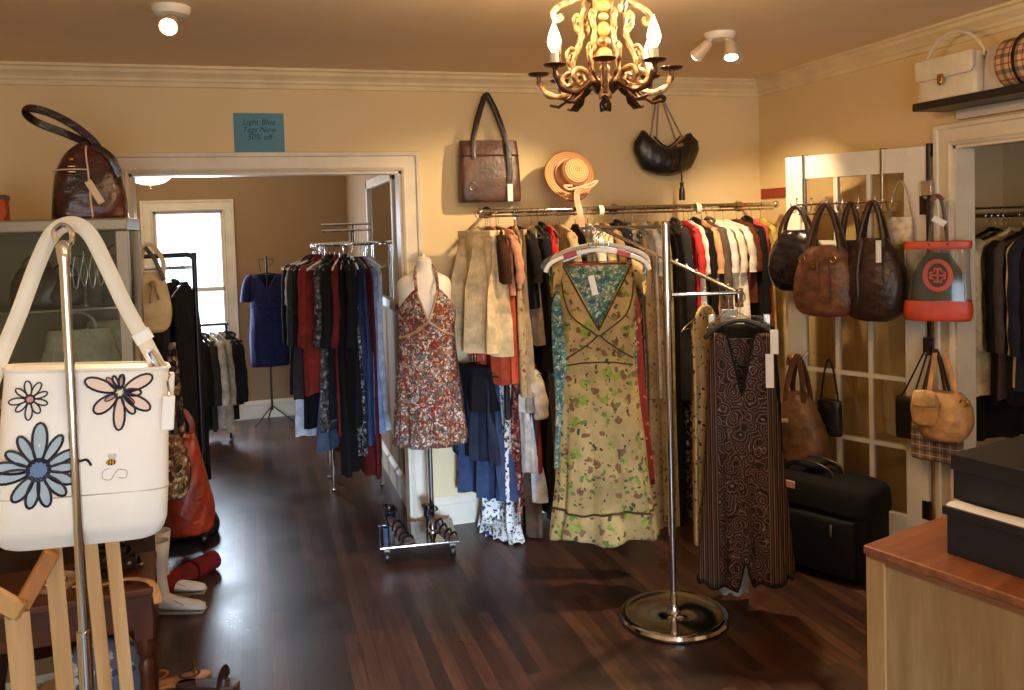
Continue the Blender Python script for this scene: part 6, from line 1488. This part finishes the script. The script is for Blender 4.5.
# ------------------------------------------------------------------ chandelier
ch = at(605, 88, D=2.7); u1 = 2.7/850
chd = thing('chandelier', 'ornate cream and bronze chandelier with scrolling arms and flame bulbs', 'chandelier', (ch.x, ch.y, H))
k0 = ch.z-H     # hub height
BRZ = plain((84, 58, 42), .4, .6, name='aged_bronze', bump=.4)
GILT = NT('cream_gilt', .4, .35); v = GILT.co(); GILT.col(GILT.ramp(GILT.noise(v, 40, 4), [(.35, (70, 46, 30)), (.52, (150, 116, 76)), (.72, (196, 166, 120))])); GILT.bump(GILT.noise(v, 90, 3), .5, .003); GILT = GILT.m
AMB = plain((214, 120, 70), .15, name='amber_glass')
obj('hub', MB().lathe([(0, -.03), (.012, -.028), (.03, -.016), (.046, .0), (.05, .012), (.042, .022), (.02, .03), (.015, .045), (0, .045)], 28, loc=(0, 0, k0)), BRZ, chd)
obj('finial', MB().lathe([(0, -.072), (.006, -.07), (.013, -.06), (.013, -.05), (.006, -.042), (.005, -.034), (.012, -.028), (0, -.026)], 18, loc=(0, 0, k0)), BRZ, chd)
for z, r_, s_2, m_ in ((.06, .018, .9, GILT), (.1, .026, 1.1, AMB), (.145, .022, .8, GILT), (.185, .02, 1.2, AMB), (.225, .016, .8, GILT), (.262, .024, .9, AMB)):
    obj('column_bead', MB().ball((0, 0, k0+z), r_, 18, 12, (1, 1, s_2)), m_, chd)
obj('column', MB().tube([(0, 0, k0+.02), (0, 0, -.02)], .005, 8), BRZ, chd)
obj('upper_crown', MB().lathe([(0, .3), (.03, .3), (.075, .285), (.08, .292), (.04, .315), (.02, .335), (.012, .36), (0, .36)], 28, loc=(0, 0, k0)), GILT, chd)
obj('ceiling_canopy', MB().lathe([(0, -.03), (.02, -.028), (.055, -.012), (.06, 0), (0, 0)], 28), BRZ, chd)
fa = math.atan2(-ch.y, -ch.x)    # toward the camera
for k in range(8):
    a = fa+k*PI/4; c_, s__ = math.cos(a), math.sin(a)
    P3 = lambda r, z: (c_*r*.93, s__*r*.93, k0+z)
    sp = spline([P3(.03, .005), P3(.07, .012), P3(.11, -.012), P3(.155, -.022), P3(.2, -.01), P3(.222, .022), P3(.226, .045)], 6)
    arm = obj('arm', MB().tube(sp, [.0125-.0001*i+.0018*math.sin(i*.9) for i in range(len(sp))], 9), BRZ if k % 2 else GILT, chd)
    obj('arm_scroll', MB().tube(spline([P3(.06, .012), P3(.09, .045), P3(.125, .05), P3(.145, .028), P3(.13, .01), P3(.112, .018), P3(.118, .03)], 5), .0085, 8), GILT, arm)
    obj('arm_leaf', MB().loft([[(c_*(r*.93)+(-s__)*w_*q, s__*r*.93+c_*w_*q, k0+z+.006*(1-q*q)) for q in (-1, -.5, 0, .5, 1)] for r, z, w_ in ((.10, -.008, .004), (.13, -.036, .02), (.16, -.056, .018), (.19, -.05, .003))], False, False), BRZ, arm, solid=.003)
    obj('drip_pan', MB().lathe([(0, 0), (.012, 0), (.03, .004), (.036, .01), (.034, .011), (.02, .007), (0, .007)], 20, loc=P3(.226, .045)), BRZ, arm)
    if k in (1, 7, 3):
        obj('candle', MB().lathe([(0, .006), (.014, .006), (.013, .044), (.004, .046), (0, .046)], 14, loc=P3(.226, .045)), plain((224, 214, 190), .5, name='candle_sleeve'), arm)
        z_ = .09
        obj('flame_bulb', MB().lathe([(0, 0), (.009, .002), (.019, .02), (.021, .036), (.015, .06), (.006, .082), (.0008, .096)], 16, loc=P3(.226, z_)), emit((255, 214, 150), 14, 'flame_bulb_glass'), arm)
        L = bpy.data.lights.new('candle_light', 'POINT'); L.energy = 13; L.color = (1, .66, .34); L.shadow_soft_size = .015
        lo_ = bpy.data.objects.new('candle_light', L); C.objects.link(lo_); lo_.parent = chd; lo_.location = P3(.226, z_+.125)
        obj('bulb_cage', MB().tube(spline([P3(.205, .06), P3(.2, .1), P3(.208, .125), P3(.214, .11), P3(.208, .1)], 4), .003, 6), GILT, arm)
    # tall cage scrolls
    if k % 1 == 0:
        a2 = a+PI/8; c_, s__ = math.cos(a2), math.sin(a2)
        sp = spline([P3(.045, .012), P3(.09, .03), P3(.118, .065), P3(.1, .12), P3(.078, .17), P3(.082, .215), P3(.07, .26), P3(.06, .3)], 6)
        sc_o = obj('cage_scroll', MB().tube(sp, [.0054+.0018*math.sin(i*1.1) for i in range(len(sp))], 8), GILT, chd)
        obj('leaf_bud', MB().tube(spline([P3(.118, .06), P3(.135, .09), P3(.125, .12), P3(.1, .12), P3(.084, .17), P3(.105, .2), P3(.1, .225), P3(.082, .22)], 4), [.0045+.0035*math.sin(i*.8)**2 for i in range(29)], 8), GILT, sc_o)
        if k % 2 == 0:
            obj('top_scroll', MB().tube(spline([P3(.06, .29), P3(.11, .27), P3(.15, .255), P3(.178, .232), P3(.172, .208), P3(.152, .212), P3(.156, .226)], 6), .0095, 8), GILT, sc_o)
